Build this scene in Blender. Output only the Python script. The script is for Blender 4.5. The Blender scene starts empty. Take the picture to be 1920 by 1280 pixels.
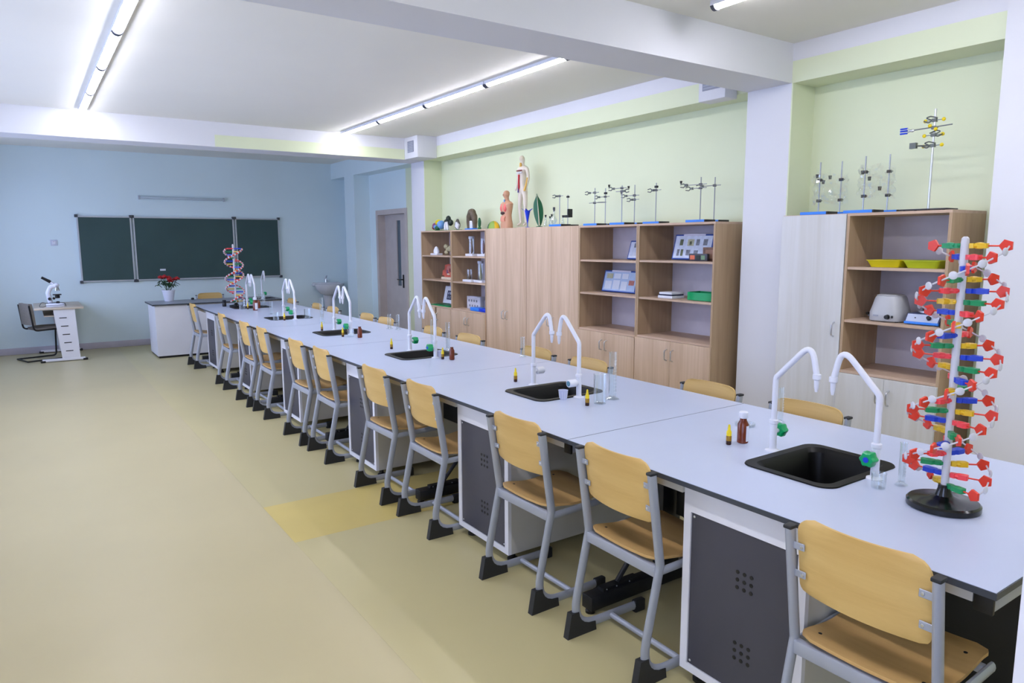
import bpy, bmesh, math, random
from mathutils import Vector, Matrix
random.seed(7)
scene = bpy.context.scene
COL = scene.collection
PI = math.pi

# ------------------------------------------------------------------ camera
cam_data = bpy.data.cameras.new('camera')
cam_data.sensor_width = 36.0
cam_data.lens = 1322.07 / 1920 * 36.0
cam_data.clip_start = 0.02
cam = bpy.data.objects.new('camera', cam_data)
COL.objects.link(cam)
_p, _y, _r = 0.139753, 0.601448, -0.004004
_f = Vector((math.sin(_y) * math.cos(_p), math.cos(_y) * math.cos(_p), -math.sin(_p)))
_rt = Vector((math.cos(_y), -math.sin(_y), 0))
_up = _rt.cross(_f)
_rt2 = _rt * math.cos(_r) + _up * math.sin(_r)
_up2 = _up * math.cos(_r) - _rt * math.sin(_r)
M = Matrix.Identity(4)
for i in range(3):
    M[i][0] = _rt2[i]; M[i][1] = _up2[i]; M[i][2] = -_f[i]
M[0][3], M[1][3], M[2][3] = 0, 0, 1.65
cam.matrix_world = M
scene.camera = cam

# ------------------------------------------------------------------ world and exposure
world = bpy.data.worlds.new('world'); scene.world = world
world.use_nodes = True
bg = world.node_tree.nodes['Background']
bg.inputs[0].default_value = (0.51, 0.61, 1.0, 1)
bg.inputs[1].default_value = 7.5
TUBE_STRENGTH = 48.0
vs = scene.view_settings
vs.view_transform = 'Standard'; vs.look = 'None'; vs.gamma = 1.0; vs.use_curve_mapping = False
vs.exposure = 0.12

# room measurements (metres; x to the cabinets, y to the blackboard)
XL, XR, XC = -0.95, 5.08, 4.80
Y0, Y1 = -3.2, 12.90
ZC, ZB = 3.09, 2.81
WIN = [(-2.4, -1.2), (-0.6, 0.6), (4.0, 5.5), (5.9, 7.3), (7.7, 9.0), (9.9, 11.9)]
WZ0, WZ1 = 0.90, 2.55
for a, b in WIN:      # sampling portals in the window openings (they give no light of their own)
    ld = bpy.data.lights.new('window_portal', 'AREA'); ld.shape = 'RECTANGLE'
    ld.size = WZ1 - WZ0; ld.size_y = b - a
    ld.cycles.is_portal = True
    lo = bpy.data.objects.new('window_portal', ld); COL.objects.link(lo)
    lo.location = (XL - 0.02, (a + b) / 2, (WZ0 + WZ1) / 2); lo.rotation_euler = (0, -PI / 2, 0)

# ------------------------------------------------------------------ helpers: materials
def lin(c):
    if isinstance(c, str):
        c = [int(c[i:i + 2], 16) / 255 for i in (0, 2, 4)]
    return tuple(x / 12.92 if x <= 0.04045 else ((x + 0.055) / 1.055) ** 2.4 for x in c[:3]) + (1,)

MATS = {}
def mat(name, col, rough=0.5, metal=0.0, var=0.05, vscale=6.0, bump=0.0, bscale=60.0, spec=0.5, emit=0.0, sub=None):
    if name in MATS: return MATS[name]
    m = bpy.data.materials.new(name); m.use_nodes = True
    nt = m.node_tree; b = nt.nodes['Principled BSDF']
    c = lin(col)
    b.inputs['Roughness'].default_value = rough
    b.inputs['Metallic'].default_value = metal
    b.inputs['Specular IOR Level'].default_value = spec
    tc = nt.nodes.new('ShaderNodeTexCoord')
    n = nt.nodes.new('ShaderNodeTexNoise'); n.inputs['Scale'].default_value = vscale; n.inputs['Detail'].default_value = 3
    nt.links.new(tc.outputs['Object'], n.inputs['Vector'])
    r = nt.nodes.new('ShaderNodeValToRGB')
    r.color_ramp.elements[0].position = 0.3; r.color_ramp.elements[1].position = 0.7
    r.color_ramp.elements[0].color = tuple(x * (1 - var) for x in c[:3]) + (1,)
    r.color_ramp.elements[1].color = tuple(min(1, x * (1 + var)) for x in c[:3]) + (1,)
    nt.links.new(n.outputs['Fac'], r.inputs['Fac'])
    nt.links.new(r.outputs['Color'], b.inputs['Base Color'])
    if bump > 0:
        n2 = nt.nodes.new('ShaderNodeTexNoise'); n2.inputs['Scale'].default_value = bscale
        nt.links.new(tc.outputs['Object'], n2.inputs['Vector'])
        bp = nt.nodes.new('ShaderNodeBump'); bp.inputs['Strength'].default_value = bump; bp.inputs['Distance'].default_value = 0.002
        nt.links.new(n2.outputs['Fac'], bp.inputs['Height']); nt.links.new(bp.outputs['Normal'], b.inputs['Normal'])
    if emit > 0:
        b.inputs['Emission Color'].default_value = c; b.inputs['Emission Strength'].default_value = emit
    MATS[name] = m
    return m

def wood(name, c1, c2, axis='z', scale=1.0, rough=0.5, knots=False, spec=0.35):
    if name in MATS: return MATS[name]
    m = bpy.data.materials.new(name); m.use_nodes = True
    nt = m.node_tree; b = nt.nodes['Principled BSDF']
    tc = nt.nodes.new('ShaderNodeTexCoord'); mp = nt.nodes.new('ShaderNodeMapping')
    s = {'x': (0.8, 14, 14), 'y': (14, 0.8, 14), 'z': (14, 14, 0.8)}[axis]
    mp.inputs['Scale'].default_value = [v * scale for v in s]
    nt.links.new(tc.outputs['Object'], mp.inputs['Vector'])
    n = nt.nodes.new('ShaderNodeTexNoise'); n.inputs['Scale'].default_value = 1.0; n.inputs['Detail'].default_value = 6; n.inputs['Roughness'].default_value = 0.62
    n.inputs['Distortion'].default_value = 0.6
    nt.links.new(mp.outputs['Vector'], n.inputs['Vector'])
    r = nt.nodes.new('ShaderNodeValToRGB')
    r.color_ramp.elements[0].position = 0.30; r.color_ramp.elements[1].position = 0.68
    r.color_ramp.elements[0].color = lin(c1); r.color_ramp.elements[1].color = lin(c2)
    nt.links.new(n.outputs['Fac'], r.inputs['Fac'])
    nt.links.new(r.outputs['Color'], b.inputs['Base Color'])
    b.inputs['Roughness'].default_value = rough; b.inputs['Specular IOR Level'].default_value = spec
    MATS[name] = m
    return m

def glass(name, tint=(0.96, 0.98, 0.98), edge=0.38, rough=0.03, base=0.04):
    """thin clear glass: see-through with a Fresnel-like gloss"""
    if name in MATS: return MATS[name]
    m = bpy.data.materials.new(name); m.use_nodes = True
    nt = m.node_tree
    for nd in list(nt.nodes): nt.nodes.remove(nd)
    out = nt.nodes.new('ShaderNodeOutputMaterial'); mix = nt.nodes.new('ShaderNodeMixShader')
    tr = nt.nodes.new('ShaderNodeBsdfTransparent'); tr.inputs[0].default_value = tint + (1,)
    gl = nt.nodes.new('ShaderNodeBsdfGlossy'); gl.inputs['Roughness'].default_value = rough; gl.inputs[0].default_value = (0.95, 0.97, 1, 1)
    lw = nt.nodes.new('ShaderNodeLayerWeight'); lw.inputs['Blend'].default_value = 0.35
    ma = nt.nodes.new('ShaderNodeMath'); ma.operation = 'MULTIPLY_ADD'; ma.inputs[1].default_value = edge; ma.inputs[2].default_value = base
    nt.links.new(lw.outputs['Facing'], ma.inputs[0]); nt.links.new(ma.outputs[0], mix.inputs[0])
    nt.links.new(tr.outputs[0], mix.inputs[1]); nt.links.new(gl.outputs[0], mix.inputs[2])
    nt.links.new(mix.outputs[0], out.inputs['Surface'])
    MATS[name] = m
    return m

WHITE = mat('white_paint', (0.865, 0.87, 0.89), 0.7, var=0.015, vscale=1.5)
CEIL = mat('ceiling_paint', (0.92, 0.915, 0.88), 0.8, var=0.015, vscale=1.0)
GREEN = mat('pale_green_paint', (0.865, 0.895, 0.765), 0.7, var=0.015, vscale=1.5)
BLUE = mat('pale_blue_paint', (0.86, 0.925, 0.94), 0.6, var=0.02, vscale=1.0)
LILAC = mat('lilac_skirting', (0.74, 0.72, 0.76), 0.6)
VINYL = mat('floor_vinyl', (0.75, 0.705, 0.545), 0.38, var=0.03, vscale=1.3, bump=0.05, bscale=25, spec=0.4)
VINYL2 = mat('floor_vinyl_ochre', (0.765, 0.723, 0.537), 0.38, var=0.03, vscale=1.3, bump=0.05, bscale=25, spec=0.4)
VINYL3 = mat('floor_vinyl_patch', (0.81, 0.73, 0.44), 0.38, var=0.03, vscale=3, bump=0.05, bscale=25, spec=0.4)
TOPW = mat('white_laminate', (0.74, 0.775, 0.87), 0.30, var=0.01, spec=0.45)
EDGE = mat('dark_edge', (0.23, 0.25, 0.28), 0.45)
WMET = mat('white_metal', (0.89, 0.89, 0.91), 0.4, var=0.01)
CREAM = mat('cream_metal', (0.78, 0.77, 0.73), 0.45, var=0.02)
GMET = mat('grey_painted_metal', (0.285, 0.285, 0.325), 0.38, var=0.03, metal=0.2)
CHMET = mat('chair_metal', (0.655, 0.675, 0.715), 0.38, metal=0.2, var=0.02)
BLK = mat('black_plastic', (0.06, 0.06, 0.065), 0.45)
FOOTM = mat('charcoal_rubber', (0.14, 0.145, 0.15), 0.6)
BLKM = mat('black_metal', (0.085, 0.09, 0.10), 0.45)
SINKM = mat('black_sink_plastic', (0.02, 0.02, 0.022), 0.4, spec=0.2)
WPL = mat('white_plastic', (0.88, 0.89, 0.93), 0.3, var=0.01)
GRN = mat('green_plastic', (0.0, 0.62, 0.36), 0.3, var=0.06)
BLUEP = mat('blue_plastic', (0.08, 0.24, 0.80), 0.35)
TEAL = mat('teal_disc', (0.28, 0.48, 0.56), 0.4)
CHROME = mat('chrome', (0.86, 0.87, 0.89), 0.28, metal=1.0, var=0.01)
STEEL = mat('steel_rod', (0.62, 0.64, 0.66), 0.28, metal=0.9, var=0.02)
PLY = wood('beech_plywood', (0.81, 0.66, 0.39), (0.875, 0.74, 0.465), 'y', 1.2, 0.42)
PLYS = wood('beech_plywood_seat', (0.76, 0.60, 0.37), (0.83, 0.68, 0.44), 'y', 1.2, 0.42)
OAKZ = wood('oak_front', (0.75, 0.645, 0.54), (0.85, 0.755, 0.66), 'z', 1.0, 0.5)
OAKY = wood('oak_board', (0.72, 0.62, 0.53), (0.80, 0.70, 0.61), 'y', 1.0, 0.5)
OAKS = wood('oak_shaded_side', (0.66, 0.56, 0.45), (0.74, 0.64, 0.52), 'z', 1.0, 0.5)  # darker, yellower oak: shade of the cabinet sides mixed into the colour
ASHZ = wood('white_pine_front', (0.77, 0.765, 0.74), (0.845, 0.85, 0.855), 'z', 0.5, 0.5)
BACKP = mat('cabinet_back', (0.80, 0.78, 0.82), 0.6)
GLASS = glass('clear_glass')
PANE = glass('window_glass', (0.97, 0.98, 0.98), 0.4, 0.02, 0.03)
BAGM = glass('clear_plastic_bag', (0.985, 0.985, 0.985), 0.30, 0.05, 0.07)
AMBER = mat('amber_glass', (0.42, 0.17, 0.06), 0.15, var=0.05)
AMBERD = mat('amber_liquid', (0.22, 0.10, 0.03), 0.2)
AMBY = mat('amber_pale', (0.60, 0.45, 0.08), 0.2)
YEL = mat('yellow_plastic', (0.90, 0.80, 0.05), 0.35)
BASEBL = mat('blue_base', (0.20, 0.52, 0.92), 0.4)
PRINT = mat('printed_card', (0.78, 0.82, 0.90), 0.4, var=0.10, vscale=25)

# ------------------------------------------------------------------ helpers: meshes
class MB:
    def __init__(s): s.v = []; s.f = []
    def add(s, vs_, fs):
        o = len(s.v); s.v += [tuple(p) for p in vs_]; s.f += [tuple(i + o for i in f) for f in fs]; return s
    def box(s, x0, x1, y0, y1, z0, z1):
        return s.add([(x0, y0, z0), (x1, y0, z0), (x1, y1, z0), (x0, y1, z0), (x0, y0, z1), (x1, y0, z1), (x1, y1, z1), (x0, y1, z1)],
                     [(0, 3, 2, 1), (4, 5, 6, 7), (0, 1, 5, 4), (1, 2, 6, 5), (2, 3, 7, 6), (3, 0, 4, 7)])
    def rbox(s, x0, x1, y0, y1, z0, z1, r=0.004, seg=2):
        bm = bmesh.new(); bmesh.ops.create_cube(bm, size=1)
        for v in bm.verts:
            v.co = Vector((x0 if v.co.x < 0 else x1, y0 if v.co.y < 0 else y1, z0 if v.co.z < 0 else z1))
        bmesh.ops.bevel(bm, geom=list(bm.edges), offset=r, segments=seg, affect='EDGES', profile=0.5)
        s.bm(bm); bm.free(); return s
    def bm(s, bm):
        bm.verts.index_update()
        return s.add([v.co[:] for v in bm.verts], [[v.index for v in f.verts] for f in bm.faces])
    def obox(s, c, ax, ay, az):
        """box from centre and three half-axis vectors"""
        c, ax, ay, az = map(Vector, (c, ax, ay, az))
        vs_ = [c + ax * i + ay * j + az * k for k in (-1, 1) for i, j in ((-1, -1), (1, -1), (1, 1), (-1, 1))]
        return s.add(vs_, [(0, 3, 2, 1), (4, 5, 6, 7), (0, 1, 5, 4), (1, 2, 6, 5), (2, 3, 7, 6), (3, 0, 4, 7)])
    def tube(s, pts, r, n=10, caps=True, ell=None, ref=None):
        """swept tube; r a number or list; ell=(a,b) for an oval with 'a' along ref"""
        pts = [Vector(p) for p in pts]; m = len(pts)
        rs = r if isinstance(r, (list, tuple)) else [r] * m
        vs_ = []; u = None
        for i, p in enumerate(pts):
            t = (pts[min(i + 1, m - 1)] - pts[max(i - 1, 0)]).normalized()
            if ref is not None:
                u = Vector(ref); u = (u - t * u.dot(t)).normalized()
            elif u is None:
                u = t.orthogonal().normalized()
            else:
                u = (u - t * u.dot(t)).normalized()
            w = t.cross(u)
            for k in range(n):
                a = 2 * PI * k / n
                if ell: vs_.append(p + u * ell[0] * math.cos(a) + w * ell[1] * math.sin(a))
                else: vs_.append(p + (u * math.cos(a) + w * math.sin(a)) * rs[i])
        fs = [(i * n + k, i * n + (k + 1) % n, (i + 1) * n + (k + 1) % n, (i + 1) * n + k) for i in range(m - 1) for k in range(n)]
        if caps: fs += [tuple(range(n - 1, -1, -1)), tuple((m - 1) * n + k for k in range(n))]
        return s.add(vs_, fs)
    def cyl(s, p0, p1, r0, r1=None, n=14): return s.tube([p0, p1], [r0, r0 if r1 is None else r1], n)
    def lathe(s, prof, c=(0, 0, 0), n=20, sx=1.0, sy=1.0, cap=True):
        vs_ = []
        for r, z in prof:
            for k in range(n):
                a = 2 * PI * k / n
                vs_.append((c[0] + r * math.cos(a) * sx, c[1] + r * math.sin(a) * sy, c[2] + z))
        m = len(prof)
        fs = [(i * n + k, i * n + (k + 1) % n, (i + 1) * n + (k + 1) % n, (i + 1) * n + k) for i in range(m - 1) for k in range(n)]
        if cap: fs += [tuple(range(n - 1, -1, -1)), tuple((m - 1) * n + k for k in range(n))]
        return s.add(vs_, fs)
    def ball(s, c, r, n=12, m=8):
        rx, ry, rz = r if isinstance(r, (list, tuple)) else (r, r, r)
        vs_ = [(c[0], c[1], c[2] - rz)]
        for i in range(1, m):
            b = -PI / 2 + PI * i / m
            for k in range(n):
                a = 2 * PI * k / n
                vs_.append((c[0] + rx * math.cos(b) * math.cos(a), c[1] + ry * math.cos(b) * math.sin(a), c[2] + rz * math.sin(b)))
        vs_.append((c[0], c[1], c[2] + rz)); top = len(vs_) - 1
        fs = [(0, 1 + (k + 1) % n, 1 + k) for k in range(n)]
        fs += [(1 + i * n + k, 1 + i * n + (k + 1) % n, 1 + (i + 1) * n + (k + 1) % n, 1 + (i + 1) * n + k) for i in range(m - 2) for k in range(n)]
        fs += [(1 + (m - 2) * n + k, 1 + (m - 2) * n + (k + 1) % n, top) for k in range(n)]
        return s.add(vs_, fs)
    def prism(s, poly, org, ux, uy, un, h):
        """extrude a 2D polygon in the plane org+x*ux+y*uy by h along un"""
        org, ux, uy, un = map(Vector, (org, ux, uy, un)); n = len(poly)
        a = [org + ux * x + uy * y for x, y in poly]
        return s.add(a + [p + un * h for p in a], [tuple(range(n - 1, -1, -1)), tuple(range(n, 2 * n))] + [(k, (k + 1) % n, n + (k + 1) % n, n + k) for k in range(n)])
    def plate(s, fn, nu, nv, th):
        """two-sided curved board: fn(u,v) -> point, th = thickness vector"""
        th = Vector(th); P = [[Vector(fn(i / nu, j / nv)) for j in range(nv + 1)] for i in range(nu + 1)]
        w = nv + 1; A = [p for row in P for p in row]; N = len(A)
        fs = []
        for i in range(nu):
            for j in range(nv):
                q = (i * w + j, i * w + j + 1, (i + 1) * w + j + 1, (i + 1) * w + j)
                fs.append(q); fs.append(tuple(N + k for k in reversed(q)))
        loop = [j for j in range(nv)] + [i * w + nv for i in range(nu)] + [nu * w + j for j in range(nv, 0, -1)] + [i * w for i in range(nu, 0, -1)]
        L = len(loop)
        fs += [(loop[(k + 1) % L], loop[k], N + loop[k], N + loop[(k + 1) % L]) for k in range(L)]
        return s.add(A + [p + th for p in A], fs)
    def ringplate(s, outer, inner, z0, z1):
        """flat slab with a hole: outer/inner are point lists of equal length"""
        n = len(outer)
        vs_ = [(x, y, z) for z in (z0, z1) for L in (outer, inner) for x, y in L]
        o0, i0, o1, i1 = 0, n, 2 * n, 3 * n; fs = []
        for k in range(n):
            j = (k + 1) % n
            fs += [(o1 + k, o1 + j, i1 + j, i1 + k), (o0 + j, o0 + k, i0 + k, i0 + j), (o0 + k, o0 + j, o1 + j, o1 + k), (i0 + j, i0 + k, i1 + k, i1 + j)]
        return s.add(vs_, fs)
    def xf(s, mtx):
        s.v = [tuple(mtx @ Vector(p)) for p in s.v]; return s
    def mesh(s, name, m, smooth=True, ang=35):
        me = bpy.data.meshes.new(name); me.from_pydata(s.v, [], s.f)
        bm = bmesh.new(); bm.from_mesh(me); bmesh.ops.recalc_face_normals(bm, faces=bm.faces); bm.to_mesh(me); bm.free()
        if smooth:
            me.shade_smooth(); me.set_sharp_from_angle(angle=math.radians(ang))
        if m: me.materials.append(m)
        return me
    def build(s, name, m, parent=None, label=None, loc=None, **k):
        o = bpy.data.objects.new(name, s.mesh(name, m, **k)); COL.objects.link(o)
        if parent: o.parent = parent
        if loc: o.location = loc
        if label: o['label'] = label
        return o

def rrect(x0, x1, y0, y1, r, n=6):
    P = []
    for cx, cy, a0 in ((x1 - r, y1 - r, 0), (x0 + r, y1 - r, PI / 2), (x0 + r, y0 + r, PI), (x1 - r, y0 + r, 1.5 * PI)):
        for k in range(n + 1):
            a = a0 + PI / 2 * k / n; P.append((cx + r * math.cos(a), cy + r * math.sin(a)))
    return P
def outer_for(inner, x0, x1, y0, y1, n=6):
    """outer rectangle points matched to rrect() order"""
    P = []
    cs = [(x1, y1), (x0, y1), (x0, y0), (x1, y0)]
    for q, (cx, cy) in enumerate(cs):
        P += [(cx, cy)] * 0
        for k in range(n + 1):
            ix, iy = inner[q * (n + 1) + k]
            h = n / 2
            if q in (0, 2): P.append((cx, iy) if k < h else ((cx, cy) if k == h else (ix, cy)))
            else: P.append((ix, cy) if k < h else ((cx, cy) if k == h else (cx, iy)))
    return P
def fillet(pts, r, n=5):
    pts = [Vector(p) for p in pts]; out = [pts[0]]
    rr = r if isinstance(r, (list, tuple)) else [r] * (len(pts) - 2)
    for i in range(1, len(pts) - 1):
        a, b, c = pts[i - 1], pts[i], pts[i + 1]
        d1 = (a - b).normalized(); d2 = (c - b).normalized(); q = rr[i - 1]
        ang = d1.angle(d2); L = min(q / math.tan(ang / 2), (a - b).length * 0.49, (c - b).length * 0.49)
        p0, p1 = b + d1 * L, b + d2 * L
        for k in range(n + 1):
            t = k / n; out.append(p0 * (1 - t) ** 2 + b * 2 * t * (1 - t) + p1 * t * t)
    out.append(pts[-1]); return out

def tag(o, label=None, cat=None, group=None, kind=None):
    if label: o['label'] = label
    if cat: o['category'] = cat
    if group: o['group'] = group
    if kind: o['kind'] = kind
    return o
def thing(name, label, cat, loc=(0, 0, 0), rz=0.0, group=None):
    o = bpy.data.objects.new(name, None); COL.objects.link(o)
    o.empty_display_size = 0.1; o.location = loc; o.rotation_euler = (0, 0, rz)
    return tag(o, label, cat, group)
def copy_tree(o, parent=None):
    c = o.copy(); COL.objects.link(c)
    if parent: c.parent = parent
    for ch in list(o.children): copy_tree(ch, c)
    return c
def dup(o, loc, rz=0.0, label=None):
    c = copy_tree(o); c.location = loc; c.rotation_euler = (0, 0, rz)
    if label: c['label'] = label
    return c
def struct(name, mb, m, label=None, parent=None, **k):
    o = mb.build(name, m, parent, **k)
    if parent is None:
        tag(o, label, None, None, 'structure')
    return o

# ------------------------------------------------------------------ the room
WT = 0.2
floor = struct('floor', MB().box(XL - WT, XR + WT, Y0 - WT, Y1 + WT, -0.10, -0.004), VINYL, 'beige vinyl floor of the classroom')
for x0, x1, m in ((XL, 1.1116, VINYL), (1.112, 3.10, VINYL2), (3.1004, XR, VINYL)):
    if x0 == 1.112:
        MB().box(x0, x1, Y0, 3.7616, -0.004, 0.0).build('vinyl_sheet', m, floor, smooth=False)
        MB().box(x0, x1, 4.4004, Y1, -0.004, 0.0).build('vinyl_sheet', m, floor, smooth=False)
        MB().box(x0, x1, 3.762, 4.40, -0.004, 0.0).build('vinyl_patch', VINYL3, floor, 'darker ochre vinyl patch', smooth=False)
    else:
        MB().box(x0, x1, Y0, Y1, -0.004, 0.0).build('vinyl_sheet', m, floor, smooth=False)
struct('ceiling', MB().box(XL - WT, XR + WT, Y0 - WT, Y1 + WT, ZC, ZC + 0.15), CEIL, 'pale ceiling')
struct('wall_back', MB().box(XL - WT, XR + WT, Y1, Y1 + WT, 0, ZC), BLUE, 'pale blue wall behind the blackboard')
struct('wall_rear', MB().box(XL - WT, XR + WT, Y0 - WT, Y0, 0, ZC), GREEN, 'pale green wall behind the viewer')
# right wall: green bays, blue far bay with the door opening
DY0, DY1, DZ = 10.36, 11.50, 2.17
struct('wall_right', MB().box(XR, XR + WT, Y0, 10.20, 0, ZC), GREEN, 'pale green wall behind the cabinets')
w = MB().box(XR, XR + WT, DY1, Y1, 0, ZC); w.box(XR, XR + WT, DY0, DY1, DZ, ZC)
struct('wall_right_far', w, BLUE, 'pale blue wall with the door')
struct('wall_right_strip', MB().box(XR, XR + WT, 10.20, DY0, 0, ZC), GREEN, 'narrow green strip of wall beside the door')
# left wall with window openings
w = MB(); w.box(XL - WT, XL, Y0, Y1, 0, WZ0); w.box(XL - WT, XL, Y0, Y1, WZ1, ZC)
e = [Y0] + [q for a in WIN for q in a] + [Y1]
for i in range(0, len(e), 2): w.box(XL - WT, XL, e[i], e[i + 1], WZ0, WZ1)
struct('wall_left', w, WHITE, 'white window wall')
for i, (a, b) in enumerate(WIN):
    x0, x1 = XL - 0.14, XL - 0.08
    fr = MB()
    for q in (a, b - 0.06): fr.box(x0, x1, q, q + 0.06, WZ0, WZ1)
    fr.box(x0, x1, a, b, WZ0, WZ0 + 0.06).box(x0, x1, a, b, WZ1 - 0.06, WZ1)
    fr.box(x0, x1, (a + b) / 2 - 0.03, (a + b) / 2 + 0.03, WZ0, WZ1)
    wo = struct('window_%d' % (i + 1), fr, WPL, 'white framed window in the left wall')
    for q0, q1 in ((a + 0.06, (a + b) / 2 - 0.03), ((a + b) / 2 + 0.03, b - 0.06)):
        MB().box(XL - 0.113, XL - 0.108, q0, q1, WZ0 + 0.06, WZ1 - 0.06).build('pane', PANE, wo, smooth=False)
# columns, beams, bulkhead along the right wall
struct('column', MB().box(XC, XR, 3.31, 3.70, 0, ZB), WHITE, 'white column between the two cabinet groups')
struct('column', MB().box(XC, XR, 9.20, 9.60, 0, ZB), WHITE, 'white column between the cabinets and the door')
struct('column', MB().box(XC, XR, 11.81, 12.25, 0, ZB), BLUE, 'pale blue column near the washbasin')
struct('column', MB().box(4.75, XR, 0.9, 1.90, 0, ZC), WHITE, 'white column at the right edge')
struct('column_side', MB().box(XC + 0.001, XR, 3.300, 3.312, 0, ZB), GREEN, 'green painted side of the column')
struct('column_side', MB().box(XC + 0.001, XR, 9.190, 9.202, 0, ZB), GREEN, 'green painted side of the far column')
bb = MB().box(XL, XR, 3.31, 3.70, ZB, ZC)
struct('ceiling_beam', bb, WHITE, 'white ceiling beam across the room')
bf = MB().box(XL, XR, 9.20, 9.60, ZB - 0.01, ZC)
struct('ceiling_beam', bf, WHITE, 'white ceiling beam in front of the blackboard')
struct('beam_panel', MB().box(2.0, 4.5, 9.194, 9.201, ZB - 0.008, 2.94), GREEN, 'pale green painted strip on the far beam')
for a, b in ((1.90, 3.31), (3.70, 9.20)):
    struct('bulkhead', MB().box(XC, XR, a, b, ZB, 2.965), GREEN, 'pale green bulkhead along the right wall')
    struct('bulkhead_band', MB().box(XC, XR, a, b, 2.965, ZC), WHITE, 'white band above the green bulkhead')
struct('bulkhead', MB().box(XC, XR, 9.60, 12.9, ZB, ZC), BLUE, 'pale blue bulkhead above the door')
struct('baseboard_back', MB().rbox(XL, XR, Y1 - 0.015, Y1, 0, 0.10, 0.003), LILAC, 'lilac skirting board under the blackboard')
struct('baseboard_right', MB().box(XR - 0.015, XR, DY1 + 0.08, 11.80, 0, 0.10), LILAC, 'lilac skirting beside the door')
# ventilation boxes on the bulkhead
def vent(y0, y1, z0, label):
    t = thing('ventilation_box', label, 'vent', (4.65, (y0 + y1) / 2, z0))
    h = (y1 - y0) / 2; x0 = -0.15 if y0 > 8 else 0.0; gy = min(0.09, h - 0.03)
    MB().rbox(x0, 0.149, -h, h - 0.001, 0, ZC - z0 - 0.001, 0.006).build('housing', WHITE, t)
    g = MB().box(x0 - 0.006, x0, -gy, gy, 0.08, 0.23).build('grille', mat('vent_grey', (0.55, 0.57, 0.63), 0.5), t, 'small grey grille')
    sl = MB()
    for k in range(6): sl.box(x0 - 0.010, x0 - 0.006, -gy + 0.01, gy - 0.01, 0.092 + k * 0.022, 0.100 + k * 0.022)
    sl.build('louvre', mat('vent_light', (0.66, 0.68, 0.74), 0.5), g)
vent(8.80, 9.194, 2.80, 'white ventilation box at the far end of the green bulkhead')
vent(3.80, 4.07, 2.775, 'white ventilation box tucked behind the near ceiling beam')
# door
fm = mat('beige_door_frame', (0.76, 0.72, 0.70), 0.45)
d = MB()
d.box(XR - 0.015, XR + 0.19, DY1 - 0.05, DY1 + 0.03, 0, DZ + 0.03); d.box(XR - 0.015, XR + 0.19, DY0 - 0.03, DY0 + 0.05, 0, DZ + 0.03)
d.box(XR - 0.015, XR + 0.19, DY0 + 0.05, DY1 - 0.05, DZ - 0.05, DZ + 0.03)
door = struct('door_1', d, fm, 'beige door with a narrow glass strip')
dl = MB(); dm = mat('beige_door_leaf', (0.74, 0.71, 0.70), 0.4)
xd = XR + 0.12
dl.box(xd, xd + 0.045, DY0 + 0.05, 10.85, 0.01, DZ - 0.05); dl.box(xd, xd + 0.045, 11.0, DY1 - 0.05, 0.01, DZ - 0.05)
dl.box(xd, xd + 0.045, 10.85, 11.0, 0.01, 0.93); dl.box(xd, xd + 0.045, 10.85, 11.0, 2.02, DZ - 0.05)
dl.build('door_leaf', dm, door)
MB().box(xd + 0.018, xd + 0.026, 10.85, 11.0, 0.93, 2.02).build('door_glass', mat('dark_door_glass', (0.30, 0.36, 0.40), 0.1), door)
h = MB().rbox(xd - 0.012, xd, 10.745, 10.79, 0.90, 1.12, 0.004); h.tube(fillet([(xd - 0.01, 10.768, 1.04), (xd - 0.055, 10.768, 1.04), (xd - 0.055, 10.90, 1.04)], 0.015), 0.009)
h.build('door_handle', BLK, door, 'black lever handle')

# ------------------------------------------------------------------ ceiling lights
TUBE = bpy.data.materials.new('tube_light'); TUBE.use_nodes = True
b_ = TUBE.node_tree.nodes['Principled BSDF']
b_.inputs['Base Color'].default_value = (0.9, 0.9, 0.95, 1)
b_.inputs['Emission Color'].default_value = (0.91, 0.895, 1.0, 1); b_.inputs['Emission Strength'].default_value = TUBE_STRENGTH
CAPG = mat('grey_end_cap', (0.30, 0.31, 0.36), 0.5)
def ceiling_light(x, y0, y1, label):
    t = thing('ceiling_light', label, 'light', (x, (y0 + y1) / 2, ZC - 0.056), group='linear ceiling lights')
    h = (y1 - y0) / 2 - 0.006
    m = MB(); m.rbox(-0.036, 0.036, -h, h, 0.035, 0.0555, 0.002, 1)
    for q in (-0.036, 0.0325): m.box(q, q + 0.0035, -h, h, 0.027, 0.036)
    m.build('housing', WPL, t)
    m = MB()
    prof = [(0.030 * math.cos(a), -0.028 * math.sin(a)) for a in [PI * k / 10 for k in range(11)]]
    m.prism(prof, (0, -h + 0.026, 0.035), (1, 0, 0), (0, 0, 1), (0, 1, 0), 2 * h - (0.052 if 'first from' not in label else 0.026))
    m.build('diffuser', TUBE, t, 'glowing white tube cover')
    for sgn in ((-1, 1) if 'first from' not in label else (-1,)):
        m = MB(); m.prism([(1.2 * a, 1.2 * b) for a, b in prof], (0, sgn * (h - 0.013) - 0.013, 0.035), (1, 0, 0), (0, 0, 1), (0, 1, 0), 0.026); m.build('end_cap', CAPG, t)
ORD = ['first', 'second', 'third', 'fourth', 'fifth', 'sixth', 'seventh', 'eighth', 'ninth', 'tenth', 'eleventh', 'twelfth']
for row, x in (('left', 0.64), ('right', 3.58)):
    ys = [9.13, 7.96, 6.78, 5.60, 4.42]
    for k in range(4):
        ceiling_light(x, ys[k + 1], ys[k], 'glowing tube light, %s from the blackboard in the %s ceiling row' % (ORD[k], row))
    ys = [3.04, 1.86, 0.68, -0.50, -1.68]
    for k in range(4):
        ceiling_light(x, ys[k + 1], ys[k], 'glowing tube light, %s on the viewer side of the near beam, %s row' % (ORD[k], row))
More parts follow.
